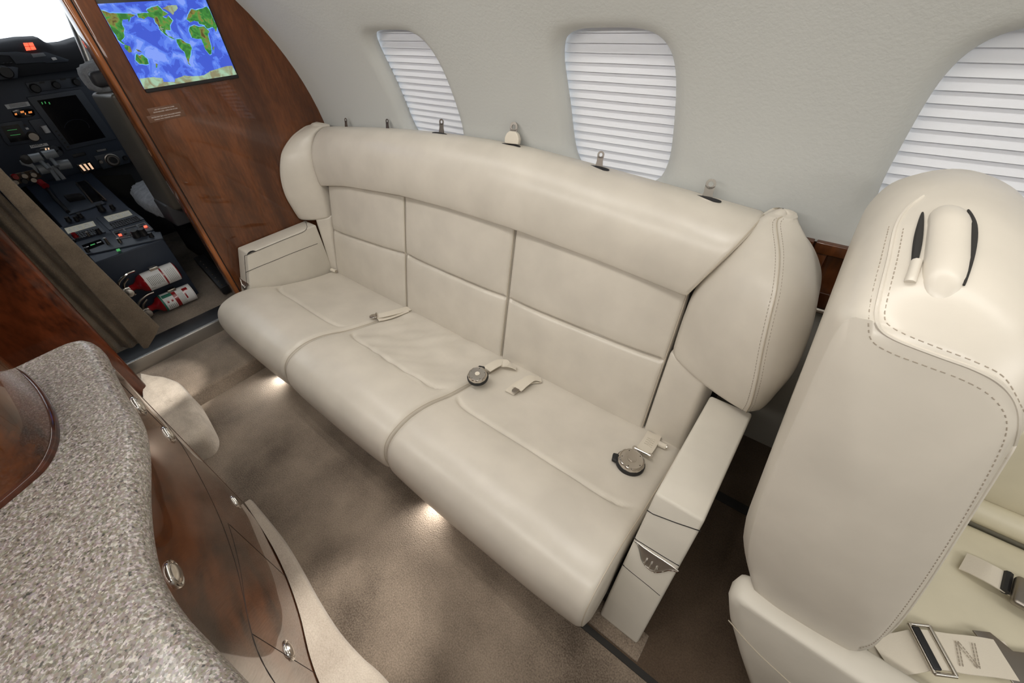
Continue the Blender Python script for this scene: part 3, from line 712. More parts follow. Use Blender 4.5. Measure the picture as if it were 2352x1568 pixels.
def SZ(y):
    return interp([(.25, .11), (.29, .16), (.36, .174), (.44, .157), (.50, .133), (.54, .120), (.62, .098), (.70, .082), (.765, .072), (.80, .057)], y) + .004
def on_seat(px, py, h=0.0):
    d = ray(px, py)
    for k in range(1200):
        p = EYE + d * (.5 + k * .0015)
        if p.z < SZ(p.y) + h: return p
    return p
def belt(name, pts, width, lab, hs=None, th=.0022, extra=None, g=None, side=None, cat='seat belt'):
    q = [on_seat(px, py, h) for px, py, h in pts]
    t = empty(name, q[0], lab, cat, 'seat belts on the sofa')
    sd = side or (q[1] - q[0]).normalized().cross(Vector((0, 0, 1)))
    MB().strip(smooth_curve(q, 6), sd, width, th).build('webbing', 'web', t)
    if extra: extra(t, q)
    return t
def plate(t, p, d, n, L, Wd, th, m_='steel', name='metal_fitting', bev=.001):
    p = Vector(p); d = Vector(d).normalized(); n = Vector(n).normalized(); s = d.cross(n).normalized(); n = s.cross(d)
    q = [p + s * Wd / 2, p + d * L * .7 + s * Wd / 2, p + d * L + s * Wd * .25, p + d * L - s * Wd * .25, p + d * L * .7 - s * Wd / 2, p - s * Wd / 2]
    return MB().prism([a - n * th / 2 for a in q], n * th).build(name, m_, t, bevel=bev)
UP = (0, 0, 1)
def ex1(t, q):
    d = (q[0] - q[1]).normalized(); plate(t, q[0] + Vector((0, 0, .004)), d, UP, .028, .026, .003); MB().tube([q[0] + Vector((0, 0, .006)) + d.cross(Vector(UP)) * s for s in (-.014, .014)], .003, 8).build('cross_bar', 'steel', t)
# folded belt between the first and second seats
belt('lap_belt', [(866, 726, .006), (885, 722, .010), (910, 716, .008), (940, 708, .003)], .030, 'folded webbing belt end lying at the seam of the forward and middle seats', extra=ex1)
belt('lap_belt', [(868, 733, .002), (895, 727, .002), (935, 712, .002)], .030, 'lower fold of webbing under the belt end between the forward and middle seats')
# belt of the middle buckle
belt('lap_belt', [(1118, 848, .012), (1135, 838, .016), (1150, 832, .012), (1168, 838, .012), (1186, 846, .003)], .034, 'creased webbing belt running from the middle buckle into the back seam')
def ex2(t, q):
    d = (q[0] - q[1]).normalized(); plate(t, q[0] + Vector((0, 0, .003)), d, UP, .022, .018, .002, 'steel_dark')
belt('lap_belt', [(1188, 893, .010), (1205, 878, .014), (1222, 868, .010), (1243, 872, .003)], .034, 'webbing belt with a steel end tab left of the aft seat\'s middle', extra=ex2)
belt('lap_belt', [(1170, 902, .0015), (1192, 884, .002), (1215, 874, .002), (1240, 872, .001)], .034, 'flat lower webbing layer under the steel-tabbed belt of the aft seat')
def ex3(t, q):
    d = (q[0] - q[-1]).normalized(); s = d.cross(Vector(UP)).normalized()
    for o_ in (-.021, .021): MB().lathe([(0, 0), (.007, .0), (.007, .003), (0, .003)], q[0] + s * o_ + Vector((0, 0, .004)), UP, 16).build('lug', 'steel', t)
    MB().tube([q[0] + s * -.022 + Vector((0, 0, .005)), q[0] + s * .022 + Vector((0, 0, .005))], .003, 8).build('cross_bar', 'steel', t)
    a, b = q[1], q[2]; n = Vector(UP)
    pts = []
    for k in range(9): pts.append(a.lerp(b, k / 8 * .9) + s * (.011 if k % 2 else -.011) + n * .0022)
    stitches(MB(), pts, .0004, .003, .002).build('stitching', 'piping', t)
belt('lap_belt', [(1475, 1040, .012), (1487, 1024, .012), (1498, 1006, .008), (1503, 996, .003)], .040, 'box-stitched webbing belt joining the aft buckle to the back seam', extra=ex3)
def endroll(a, b, lab, r=.009):
    p, q = on_seat(*a, .006), on_seat(*b, .006); t = empty('belt_retractor_end', p, lab, 'belt end', 'rolled belt ends in the seat corners')
    MB().tube([p, p.lerp(q, .1), q], r, 14).build('webbing_roll', 'web', t); MB().tube([q, q + (q - p) * .12], r * .8, 14).build('tip', 'steel', t)
endroll((1512, 1018), (1530, 1026), 'rolled belt end tucked by the aft corner pad and armrest', .008)
endroll((761, 619), (772, 623), 'small white rolled belt end in the forward corner of the sofa', .008)
# ---------------------------------------------------------------- the aft-facing armchair
from mathutils.bvhtree import BVHTree
ch = empty('cabin_armchair', (.45, .62, FZ), 'big ivory leather armchair facing away aft, with a handle on its tall backrest', 'armchair')
FULL = [(.078, .352), (.060, .50), (.045, .64), (.034, .76), (.036, .805), (.052, .838), (.090, .856), (.130, .852), (.168, .830), (.192, .785), (.212, .70), (.240, .56), (.268, .43), (.280, .365), (.272, .330), (.240, .318), (.180, .325), (.110, .335)]
FACE = [(p.x, p.z) for p in [at(px, py, Y=.400) for px, py in ((1718, 1290), (1752, 1140), (1830, 960), (1925, 760), (1988, 735), (2060, 768), (2180, 815), (2270, 862), (2325, 925), (2332, 985), (2300, 1050), (2225, 1185), (2130, 1335), (2040, 1452), (2000, 1490), (1950, 1495), (1850, 1462), (1755, 1400))]]
def closed(l, n=5):
    v = [Vector((a, b, 0)) for a, b in l]; m_ = len(v); out = []
    for i in range(m_):
        p0, p1, p2, p3 = v[i - 1], v[i], v[(i + 1) % m_], v[(i + 2) % m_]
        for k in range(n):
            t = k / n; out.append(.5 * ((2 * p1) + (p2 - p0) * t + (2 * p0 - 5 * p1 + 4 * p2 - p3) * t * t + (3 * p1 - p0 - 3 * p2 + p3) * t ** 3))
    return out
fu, fa = closed(FULL), closed(FACE); cen = Vector((.15, .58, 0))
def rs(y, k, zs=0, ins=0):
    out = []
    for a, b in zip(fa, fu):
        p = a.lerp(b, k); p = p + (cen - p).normalized() * ins
        out.append(Vector((p.x, y, p.y - zs * max(0, (p.y - .6)) * 4)))
    return out
rings = []
for s in (.12, .35, .6, .8, .92):   # slightly domed inboard face
    rings.append([Vector((lerp(cen.x, a.x, s), .4015 - .016 * (1 - s ** 2.5), lerp(cen.y, a.y, s))) for a in fa])
rings += [rs(.4015, 0), rs(.4065, .12), rs(.4155, .33), rs(.428, .58), rs(.445, .83), rs(.470, 1.0), rs(.52, 1.0, -.012), rs(.62, 1.0, -.016), rs(.72, 1.0, -.004), rs(.79, 1.0, .02), rs(.83, 1.0, .05, .008), rs(.855, 1, .075, .022), rs(.868, 1, .1, .05)]
br = MB().loft(rings).build('backrest', 'leather', ch, auto=80)
def bvh_of(o):
    dg = bpy.context.evaluated_depsgraph_get(); me = o.data
    off = o.matrix_world.translation
    return BVHTree.FromPolygons([v.co for v in me.vertices], [p.vertices for p in me.polygons])
bv = bvh_of(br)
def on(bv, px, py, lift=0.0, fallback=None):
    d = ray(px, py).normalized(); hit = bv.ray_cast(EYE, d)
    if hit[0] is None:
        l = bv.find_nearest(at(px, py, Y=.42)); return l[0] + l[1] * lift
    return hit[0] - d * lift
def cr(pts, n=6): return [(p.x, p.y) for p in smooth_curve([(a, b, 0) for a, b in pts], n)]
SEAM = [(1958, 1508), (1990, 1503), (2040, 1470), (2130, 1355), (2230, 1202), (2310, 1062), (2338, 990), (2335, 930), (2300, 882), (2240, 848), (2150, 815), (2060, 780), (2022, 755), (2012, 725), (2020, 680), (2040, 600), (2058, 520), (2085, 478), (2120, 450)]
sd = cr(SEAM)
MB().tube([on(bv, a, b, .0004) for a, b in sd], .0018, 6).build('piping', 'leather', br)
ST1 = [(1975, 1488), (2020, 1465), (2110, 1350), (2210, 1195), (2285, 1060), (2312, 990), (2305, 945), (2270, 905), (2210, 872), (2130, 842), (2050, 812), (2005, 785), (1995, 750), (2000, 690), (2022, 600), (2042, 520)]
ST2 = [(2060, 1470), (2155, 1350), (2255, 1205), (2332, 1070), (2350, 1010)]
ST3 = [(2352, 945), (2310, 870), (2250, 835), (2160, 800), (2080, 768), (2040, 745), (2032, 722), (2040, 680), (2060, 600), (2075, 525)]
for s_ in (ST1, ST2, ST3): stitches(MB(), [on(bv, a, b, .0002) for a, b in cr(s_)], .0005, .0036, .0026).build('stitching', 'thread', br)
MB().tube([on(bv, a, b, .0003) for a, b in cr([(2308, 1052), (2322, 1046), (2338, 1049), (2348, 1053)])], .0007, 6).build('seam', 'thread', br)
# grab handle roll lying in the backrest's top
A, B = on(bv, 2180, 474), on(bv, 2158, 690)
ax = (B - A); nz = Vector((0, 0, 1)); sx = ax.normalized().cross(nz).normalized(); rings = []
for k in range(25):
    t = .5 - .5 * math.cos(math.pi * k / 24); c = A.lerp(B, t); e = max(.02, (1 - abs(2 * t - 1) ** 5) ** .5)
    hit = bv.ray_cast(Vector((c.x, c.y, 1.2)), Vector((0, 0, -1)))[0]; zc = hit.z if hit else c.z
    rings.append([Vector((c.x, c.y, zc - .004)) + sx * math.cos(a) * .0155 * e + nz * math.sin(a) * .0125 * e for a in [2 * math.pi * q / 20 for q in range(20)]])
hd = MB().loft(rings).build('grab_handle', 'leather', ch, auto=80)
for pts in (((2119, 488), (2112, 530), (2104, 580), (2094, 640)), ((2224, 482), (2234, 520), (2230, 580), (2214, 655))):
    MB().tube([on(bv, a, b, .0015) for a, b in cr(pts)], lambda t: .0008 + .0026 * math.sin(math.pi * t), 8).build('handle_slot', 'gap', hd)
MB().tube([on(bv, a, b, .0015) for a, b in cr([(2106, 600), (2098, 625), (2090, 648)])], .004, 10).build('handle_tab', 'leather', hd)
# seat, shell, outboard arm, base
pad('seat_cushion', quad((.17, .430, .235), (.80, .430, .235), (.80, .812, .235), (.17, .812, .235)), (0, 0, 1), 'leather2', ch, (.63, .382), t=.10, bulge=.012, r=.03, nu=40, nv=30)
def arm_loft(pts, y0, y1, name, m_, r=.018):
    c = Vector((sum(p[0] for p in pts) / len(pts), 0, sum(p[1] for p in pts) / len(pts))); rings = []; v = [Vector((a, 0, b)) for a, b in pts]
    for t in [0, .04, .12, .3, .7, .88, .96, 1]:
        y = lerp(y0, y1, t); e = edge_round(min(t, 1 - t) * (y1 - y0), r)
        rings.append([p + (c - p).normalized() * e + Vector((0, y, 0)) for p in v])
    return MB().loft(rings).build(name, m_, ch, auto=60)
side = [(.098, .275), (.100, .298), (.112, .306), (.16, .304), (.30, .302), (.60, .305), (.90, .31), (.93, .29), (.93, .02), (.30, .0), (.21, .02), (.16, .12), (.115, .22)]
sh = arm_loft(side, .372, .424, 'side_shell', 'leather_matte')
MB().tube(smooth_curve([(.118, .3715, .222), (.20, .3715, .17), (.35, .3715, .14), (.9, .3715, .13)], 6), .0010, 6).build('seam', 'piping', sh)
oa = arm_loft([(.15, .42), (.20, .44), (.85, .44), (.88, .41), (.88, .02), (.18, .02), (.15, .20)], .852, .925, 'outer_arm', 'leather2')
MB().tube([(.22, .826, .252), (.84, .826, .252)], .024, 16).build('side_bolster', 'leather2', ch)
MB().box((.30, .48, FZ + .006), (.75, .80, .11)).build('swivel_base', 'panel_grey', ch, bevel=.02)
MB().box((.22, .43, .10), (.82, .84, .15)).build('seat_pan', 'panel_grey', ch, bevel=.01)
# belts lying on the armchair's seat
def on_z(px, py, z): return at(px, py, Z=z)
t = empty('armchair_lap_belt', on_z(2215, 1300, .255), 'short stitched webbing belt with a steel buckle, outboard on the armchair seat', 'seat belt', 'seat belts on the armchair')
q = [on_z(2212, 1288, .256), on_z(2240, 1300, .262), on_z(2275, 1318, .268), on_z(2310, 1338, .264), on_z(2345, 1360, .262)]
MB().strip(smooth_curve(q, 6), (q[0] - q[-1]).cross(Vector(UP)), .040, .002).build('webbing', 'web', t)
p = on_z(2352, 1372, .268); d = (q[-1] - q[0]).normalized(); s = d.cross(Vector(UP)).normalized()
MB().prism([p - d * .016 - s * .028, p + d * .045 - s * .028, p + d * .045 + s * .028, p - d * .016 + s * .028], (0, 0, .014)).build('buckle', 'steel_dark', t, bevel=.005)
MB().tube([q[-2] + s * .02 + Vector((0, 0, .002)), q[-2] - s * .02 + Vector((0, 0, .002))], .006, 8).build('keeper', 'black', t)
t = empty('armchair_lap_belt', on_z(2080, 1490, .26), 'long cream webbing belt with black adjuster, zigzag stitching and a grey steel tongue', 'seat belt', 'seat belts on the armchair')
q = [on_z(2025, 1508, .252), on_z(2080, 1498, .258), on_z(2130, 1490, .268), on_z(2200, 1500, .268), on_z(2270, 1508, .266), on_z(2335, 1520, .262)]
d = (q[4] - q[2]).normalized(); s = d.cross(Vector(UP)).normalized()
MB().strip(smooth_curve(q, 6), s, .050, .0022).build('webbing', 'web', t)
MB().strip(smooth_curve([x + Vector((0, 0, -.006)) - d * .01 for x in q[:4]], 6), s, .044, .002).build('webbing_tail', 'web', t)
c = on_z(2140, 1490, .272)
ad_ = MB()
for o_ in (-.014, .014): ad_.tube([c + d * o_ + s * .031, c + d * o_ - s * .031], .0032, 10)
for o_ in (-.031, .031): ad_.tube([c - d * .014 + s * o_, c + d * .014 + s * o_], .0028, 10)
fr = ad_.build('adjuster_frame', 'steel', t)
MB().prism([c - d * .015 - s * .027, c - d * .004 - s * .027, c - d * .004 + s * .027, c - d * .015 + s * .027], (0, 0, .005)).build('adjuster_bar', 'black', fr, bevel=.0015)
mb = MB(); a0, b0 = on_z(2188, 1498, .271), on_z(2250, 1506, .270); dd = (b0 - a0)
zz = [a0 + s * .016, a0 + dd * .38 - s * .016, a0 + dd * .62 + s * .016, b0 - s * .016]
for sh_ in (0, .004): stitches(mb, [x + d * sh_ for x in zz], .0006, .004, .0012)
mb.build('zigzag_stitching', 'thread', t)
c = on_z(2290, 1512, .262)
MB().prism([c - s * .034 - d * .012, c + s * .034 - d * .0, c + s * .034 + d * .012, c + s * .012 + d * .028, c + s * .012 + d * .075, c - s * .012 + d * .075, c - s * .012 + d * .028, c - s * .034 + d * .012], (0, 0, .003)).build('tongue_plate', 'steel_dark', t, bevel=.001)
# ---------------------------------------------------------------- bulkhead screen and placards
def pz(l, ox, oy, s): return [(ox + a / s, oy + b / s) for a, b in l]
XM = XF + .008
def scr(l): return [at(px, py, X=XM) for px, py in l]
mon = empty('wall_monitor', at(440, 110, X=XF), 'lit flat monitor showing a world map, set in the wooden bulkhead', 'monitor')
bl, brr = at(337, 213.6, X=XM), at(550.7, 179.6, X=XM); y0, y1, z0 = bl.y, brr.y, (bl.z + brr.z) / 2; z1 = 1.098
MB().box((XF + .0005, y0, z0), (XM, y1, z1)).build('bezel', 'black', mon, bevel=.004)
sy0, sy1, sz0, sz1 = at(331, 205, X=XM).y + .001, at(544, 172, X=XM).y, at(331, 205, X=XM).z, at(221, 9, X=XM).z
pane = MB().box((XM - .001, sy0, sz0), (XM + .0006, sy1, sz1)).build('screen', 'ocean', mon, smooth=False)
def zmap(l): return pz(l, 150, 0, 4.704)
def land(l, m_, off, grow=0, rough=1):
    p = [at(px, py, X=XM + .0006) for px, py in zmap(l)]; out = []
    for i in range(len(p)):
        a, b = p[i], p[(i + 1) % len(p)]
        for k in range(5):
            q = a.lerp(b, k / 5); q = q + Vector((0, noise.noise(q * 160), noise.noise(q * 160 + Vector((5, 5, 5))))) * .0011 * rough; out.append(q)
    c = sum(out, Vector()) / len(out)
    out = [q + (q - c).normalized() * grow for q in out]
    out = [Vector((q.x, min(max(q.y, sy0), sy1), min(max(q.z, sz0), sz1))) for q in out]
    return MB().prism([q + Vector((off, 0, 0)) for q in out], (.0001, 0, 0)).build('landmass' if m_ != 'shallow' else 'coastal_shallows', m_, pane, smooth=False)
LANDS = [
 [(375, 105), (480, 140), (570, 145), (700, 148), (760, 163), (700, 190), (690, 240), (675, 205), (620, 215), (612, 260), (640, 310), (630, 350), (640, 400), (605, 440), (640, 470), (625, 475), (570, 430), (540, 370), (500, 320), (460, 240), (410, 160)],
 [(640, 480), (700, 500), (720, 560), (690, 570), (640, 520)], [(760, 530), (800, 540), (830, 565), (780, 555)],
 [(770, 580), (800, 600), (830, 590), (880, 630), (905, 690), (880, 695), (800, 690), (755, 645)], [(975, 680), (1000, 690), (990, 730), (980, 735)],
 [(775, 150), (830, 140), (900, 140), (880, 110), (930, 80), (1000, 60), (1050, 110), (1110, 150), (1050, 180), (1090, 200), (1110, 170), (1160, 220), (1150, 240), (1130, 270), (1135, 325), (1110, 325), (1085, 320), (1080, 350), (1110, 390), (1150, 395), (1190, 432), (1140, 410), (1080, 375), (1020, 320), (1000, 270), (970, 240), (960, 200), (900, 180), (850, 205), (790, 190)],
 [(1200, 425), (1250, 420), (1300, 460), (1350, 480), (1365, 520), (1350, 600), (1340, 640), (1330, 670), (1360, 715), (1330, 690), (1300, 600), (1285, 560), (1240, 520), (1205, 460)],
 [(1345, 290), (1390, 270), (1440, 290), (1500, 285), (1555, 340), (1540, 370), (1560, 440), (1575, 500), (1580, 580), (1560, 590), (1510, 530), (1490, 470), (1465, 420), (1420, 420), (1370, 410), (1335, 330)],
 [(1310, 210), (1330, 150), (1360, 100), (1420, 110), (1528, 70), (1560, 110), (1612, 230), (1640, 285), (1635, 330), (1625, 345), (1610, 310), (1590, 290), (1530, 310), (1500, 270), (1440, 255), (1440, 235), (1390, 225), (1350, 240)],
 [(1598, 500), (1608, 510), (1600, 545), (1592, 530)]]
for l in LANDS:
    if len(l) > 5: land(l, 'shallow', .0000, .0022, 1.6)
for l in LANDS: land(l, 'land', .00018)
land([(1045, 90), (1110, 60), (1200, 55), (1215, 90), (1180, 130), (1165, 165), (1130, 130), (1080, 100)], 'ice', .00018)
land([(800, 850), (950, 832), (1050, 845), (1060, 885), (1180, 885), (1190, 850), (1290, 815), (1380, 825), (1500, 812), (1560, 770), (1740, 715), (1803, 708), (1862, 815), (855, 975)], 'ice', .00018)
pc = at(*zmap([(1038, 312)])[0], X=XM + .001)
MB().box((XM + .0008, pc.y - .0062, pc.z - .0006), (XM + .001, pc.y + .0062, pc.z + .0006)).box((XM + .0008, pc.y - .0006, pc.z - .0062), (XM + .001, pc.y + .0006, pc.z + .0062)).build('aircraft_cross', 'white', pane, smooth=False)
def placard(lines, c0, w, h, lab):
    p = at(*c0, X=XF); o = MB().box((XF + .0002, p.y, p.z - h), (XF + .0007, p.y + w, p.z)).build('placard', 'film', None, bevel=.0002)
    tag(o, lab, 'placard', 'placards on the bulkhead')
    for k, s_ in enumerate(lines):
        text('lettering', s_, (XF + .0008, p.y + w / 2, p.z - .0080 - k * .0068), (0, 1, 0), (0, 0, 1), .0043, 'print', o, 'CENTER', .0001)
placard(['LIFE VEST LOCATED IN LOWER', 'DIVAN DRAWER - OPEN FOR ACCESS'], (337, 250), .097, .020, 'upper of the two small clear lettered placards under the monitor')
placard(['FASTEN SEAT BELT AND SHOULDER HARNESS', 'DURING TAXI, TAKEOFF AND LANDING'], (336, 267.5), .112, .020, 'lower of the two small clear lettered placards under the monitor')

# ---------------------------------------------------------------- curtain in the doorway
cu = empty('doorway_curtain', (-1.865, .0, .1), 'tan cloth curtain gathered on the left of the cockpit doorway', 'curtain')
pts = [(-.062, 1.28), (-.012, 1.28), (.021, .734), (.052, .43), (.083, .148), (.050, .118), (.012, .090), (-.001, .094), (-.001, .12), (-.014, .70)]
MB().prism([(-1.852, y, z) for y, z in pts], (-.014, 0, 0)).build('front_fold', 'curtain', cu, bevel=.004)
rings = []
for k in range(25):
    z = lerp(1.28, .112, k / 24); a = lerp(-.13, -.075, k / 24); b = lerp(-.06, .02, k / 24); ring = []
    for q in range(41):
        u = q / 40; ring.append(Vector((-1.884 + .010 * math.sin(u * 15 + .6 * math.sin(z * 5)) * (1 - .2 * u) + .004 * noise.noise(Vector((u * 4, z * 5, 0))), lerp(a, b, u), z + .006 * math.sin(u * 7))))
    rings.append(ring)
mb = MB().loft(rings, closed=False); o = mb.build('gathered_folds', 'curtain', cu, auto=180); so = o.modifiers.new('cloth', 'SOLIDIFY'); so.thickness = .003

# ---------------------------------------------------------------- cockpit
XP = -3.0
mb = MB()
mb.box((-3.7, -.78, .0), (-1.95, -.72, 1.45)); struct(mb.build('wall_cockpit_left', 'dash', smooth=False))
mb = MB(); mb.box((-3.7, 1.12, .0), (-1.93, 1.16, 1.45)); struct(mb.build('wall_cockpit_right', 'dash', smooth=False))
mb = MB(); mb.box((-2.75, -.78, 1.40), (-1.90, 1.16, 1.45)); struct(mb.build('ceiling_cockpit', 'dash', smooth=False))
mb = MB(); mb.box((-3.7, -.78, -.02), (-3.10, 1.16, .80)); struct(mb.build('wall_cockpit_front', 'dash', smooth=False))
mb = MB(); mb.prism([(-3.55, -.72, .80), (-3.55, 1.12, .80), (-2.80, 1.12, 1.44), (-2.80, -.72, 1.44)], (.006, 0, -.004)); struct(mb.build('window_4', 'glass', smooth=False))
a, b = at(150, 0, X=-2.55), at(187, 92, X=-2.55)
d = (a - b).normalized()
mb = MB().tube([b - d * .12, b, a, a + d * .4], .017, 12); struct(mb.build('trim_9', 'alu'))
PNL = empty('instrument_panel', (XP, .2, .6), 'dark blue cockpit instrument panel with large dark displays, knobs and labels', 'instrument panel')
MB().box((XP - .06, -.70, .475), (XP, 1.10, .90)).build('panel_face', 'navy', PNL, bevel=.004)
def z5(l): return pz(l, 0, 80, 4.611)
def slabq(name, l, m_, par, th=.006, X=XP, off=0, bevel=.0015, P=None, N=None):
    if P is None: q = [at(px, py, X=X + off) for px, py in l]; n = Vector((1, 0, 0))
    else: n = Vector(N).normalized(); q = [at(px, py, P=Vector(P) + n * off, N=n) for px, py in l]
    return MB().prism(q, n * th).build(name, m_, par, bevel=bevel)
def knob(px, py, r, par, m_='black', X=XP, off=.006, h=.02, P=None, N=None, name='knob'):
    if P is None: c = at(px, py, X=X + off); n = Vector((1, 0, 0))
    else: n = Vector(N).normalized(); c = at(px, py, P=Vector(P) + n * off, N=n)
    return MB().lathe([(r * 1.15, 0), (r * 1.15, h * .2), (r, h * .3), (r * .9, h), (0, h)], c, n, 18).build(name, m_, par)
f1 = slabq('display_bezel', z5([(275, 660), (850, 570), (1230, 1100), (700, 1222)]), 'navy2', PNL, .010)
slabq('flight_display', z5([(390, 695), (800, 635), (1120, 1085), (740, 1165)]), 'screen_off', f1, .002, off=.010, bevel=0)
for (x, y) in ((435, 722), (468, 716), (512, 722)): slabq('lit_mark', z5([(x, y - 10), (x + 10, y - 12), (x + 22, y + 12), (x + 12, y + 14)]), 'lit_green', f1, .0004, off=.0125, bevel=0)
ring = [at(*z5([(815 + 130 * math.cos(t), 985 + 92 * math.sin(t))])[0], X=XP + .0125) for t in [math.pi + math.pi * k / 20 for k in range(21)]]
MB().tube(ring, .0006, 5).build('compass_arc', 'navy2', f1)
for k in range(5): slabq('bezel_key', z5([(575 + k * 31, 1015 + k * 41), (597 + k * 31, 1010 + k * 41), (610 + k * 31, 1026 + k * 41), (588 + k * 31, 1031 + k * 41)]), 'black', f1, .003, off=.010, bevel=0)
f2 = slabq('switch_module', z5([(260, 505), (860, 440), (882, 540), (325, 612)]), 'navy2', PNL, .008)
for x, y, r in ((372, 565, .016), (592, 530, .013), (806, 500, .013)): knob(*z5([(x, y)])[0], r, f2, off=.008)
for x, y in ((440, 505), (665, 470), (335, 525), (560, 492), (775, 465)): slabq('toggle', z5([(x - 28, y - 6), (x + 28, y - 14), (x + 34, y + 4), (x - 22, y + 12)]), 'black', f2, .003, off=.008, bevel=0)
lb = slabq('notice_label', z5([(45, 740), (295, 705), (322, 750), (82, 787)]), 'white', PNL, .0012, bevel=0)
for k in range(3): slabq('print_line', z5([(90 + k * 8, 742 + k * 12), (270 + k * 8, 717 + k * 12), (273 + k * 8, 721 + k * 12), (93 + k * 8, 746 + k * 12)]), 'ink', lb, .0003, off=.0012, bevel=0)
f3 = slabq('clock_display', z5([(118, 805), (150, 790), (325, 775), (355, 795), (372, 845), (345, 862), (190, 882), (150, 868)]), 'screen_off', PNL, .004)
for x, y, w_ in ((155, 838, 36), (215, 815, 48), (262, 832, 14), (300, 818, 44)):
    for k in range(max(1, w_ // 13)): slabq('lit_digit', z5([(x + k * 13, y - 6 - k * 2), (x + k * 13 + 8, y - 8 - k * 2), (x + k * 13 + 14, y + 12 - k * 2), (x + k * 13 + 6, y + 14 - k * 2)]), 'lit_orange', f3, .0003, off=.0042, bevel=0)
f4 = slabq('display_bezel', z5([(-60, 940), (225, 903), (400, 1128), (90, 1172), (40, 1120)]), 'navy2', PNL, .010)
slabq('standby_display', z5([(5, 970), (190, 945), (310, 1110), (115, 1140)]), 'screen_off', f4, .002, off=.010, bevel=0)
for k in range(4): slabq('text_line', z5([(60 + k * 16, 985 + k * 26), (160 + k * 18, 972 + k * 26), (163 + k * 18, 976 + k * 26), (63 + k * 16, 989 + k * 26)]), 'lit_green' if k % 2 else 'navy2', f4, .0003, off=.0122, bevel=0)
knob(*z5([(350, 1075)])[0], .018, f4, 'steel_dark', off=.010)
for k in range(4): slabq('bezel_key', z5([(240 + k * 26, 950 + k * 34), (268 + k * 26, 945 + k * 34), (282 + k * 26, 965 + k * 34), (254 + k * 26, 970 + k * 34)]), 'white' if k % 2 else 'black', f4, .003, off=.010, bevel=0)
f5 = slabq('lever_module', z5([(292, 905), (440, 880), (597, 1100), (455, 1125)]), 'navy2', PNL, .008)
MB().tube([at(*z5([(458, 962)])[0], X=XP + .02), at(*z5([(510, 1035)])[0], X=XP + .02)], .011, 10).build('gear_lever', 'white', f5)
f6 = slabq('tail_number_plate', z5([(312, 1170), (495, 1145), (517, 1171), (328, 1202)]), 'white', PNL, .0014, bevel=0)
p0, p1 = at(*z5([(336, 1196)])[0], X=XP + .002), at(*z5([(506, 1170)])[0], X=XP + .002)
text('lettering', 'N447LA', p0 + Vector((0, .001, .0015)), p1 - p0, (0, 0, 1), .0135, 'ink', f6, 'LEFT', .0001)
f7 = slabq('gauge_cluster', z5([(380, 1222), (430, 1195), (575, 1172), (640, 1185), (680, 1245), (660, 1275), (480, 1292), (410, 1275)]), 'screen_off', PNL, .004)
for x, y in ((482, 1210), (512, 1206)): slabq('lit_digit', z5([(x - 8, y - 10), (x + 8, y - 12), (x + 14, y + 10), (x - 2, y + 12)]), 'lit_cream', f7, .0003, off=.0042, bevel=0)
for x, y in ((425, 1245), (580, 1210), (625, 1250)): knob(*z5([(x, y)])[0], .013, f7, 'navy2', off=.004, h=.003, name='dial')
f8 = slabq('knob_module', z5([(990, 1282), (1290, 1215), (1382, 1350), (1090, 1422)]), 'navy2', PNL, .006)
knob(*z5([(1190, 1325)])[0], .026, f8, 'steel_dark', h=.012); knob(*z5([(1190, 1322)])[0], .016, f8, 'black', h=.026); knob(*z5([(1325, 1303)])[0], .010, f8, 'black')
knob(*z5([(1060, 1340)])[0], .008, f8, 'steel_dark')
slabq('switch_bank', z5([(755, 1268), (895, 1240), (915, 1272), (780, 1300)]), 'black', PNL, .004)
f9 = slabq('notice_label', z5([(1012, 1222), (1125, 1202), (1138, 1222), (1025, 1245)]), 'black', PNL, .001, bevel=0)
for k in range(2): slabq('print_line', z5([(1024 + k * 6, 1224 + k * 10), (1118 + k * 6, 1206 + k * 10), (1120 + k * 6, 1209 + k * 10), (1026 + k * 6, 1227 + k * 10)]), 'white', f9, .0003, off=.001, bevel=0)
slabq('map_pocket', [(60, 415), (300, 400), (330, 450), (40, 470)], 'gap', PNL, .002, X=XP - .06, bevel=0)
# glareshield
GL = empty('glareshield', (-2.9, .2, .9), 'dark padded glareshield under the bright windscreen with red warning lamps', 'glareshield')
XG = -2.88
rings = []
def gtop(y): return .945 if y < .38 else (.945 - (y - .38) * .55 if y < .44 else .912 if y < .52 else .912 + (y - .52) * .5)
ga = [(at(px, py, X=XG).y, at(px, py, X=XG).z) for px, py in ((-120, 118), (0, 95), (45, 88), (90, 86), (105, 96), (122, 102), (150, 99), (185, 88))]
ys = [-.70, -.2] + [g_[0] for g_ in ga[1:]] + [.75, 1.1]
def gz(y): return interp([(-.7, ga[0][1])] + ga[1:] + [(1.1, ga[-1][1] + .01)], y)
lo_ = at(90, 150, X=XG).z
for y in sorted(ys):
    z = gz(y); rings.append([Vector((XG, y, lo_)), Vector((XG + .004, y, z - .03)), Vector((XG - .01, y, z - .006)), Vector((XG - .03, y, z)), Vector((XG - .118, y, z + .005)), Vector((XG - .118, y, lo_ - .02)), Vector((XG - .02, y, lo_ - .03))])
MB().loft(rings).build('hood', 'dash', GL, auto=50)
c = [(52, 98), (75, 97), (84, 114), (60, 117)]
for i in range(2):
    for j in range(2):
        def bi(u, v): return tuple(lerp(lerp(c[0][k], c[1][k], u), lerp(c[3][k], c[2][k], u), v) for k in (0, 1))
        u, v = i * .5 + .03, j * .5 + .03
        slabq('warning_lamp', [bi(u, v), bi(u + .44, v), bi(u + .44, v + .44), bi(u, v + .44)], 'lit_red', GL, .004, X=XG + .004, bevel=0)
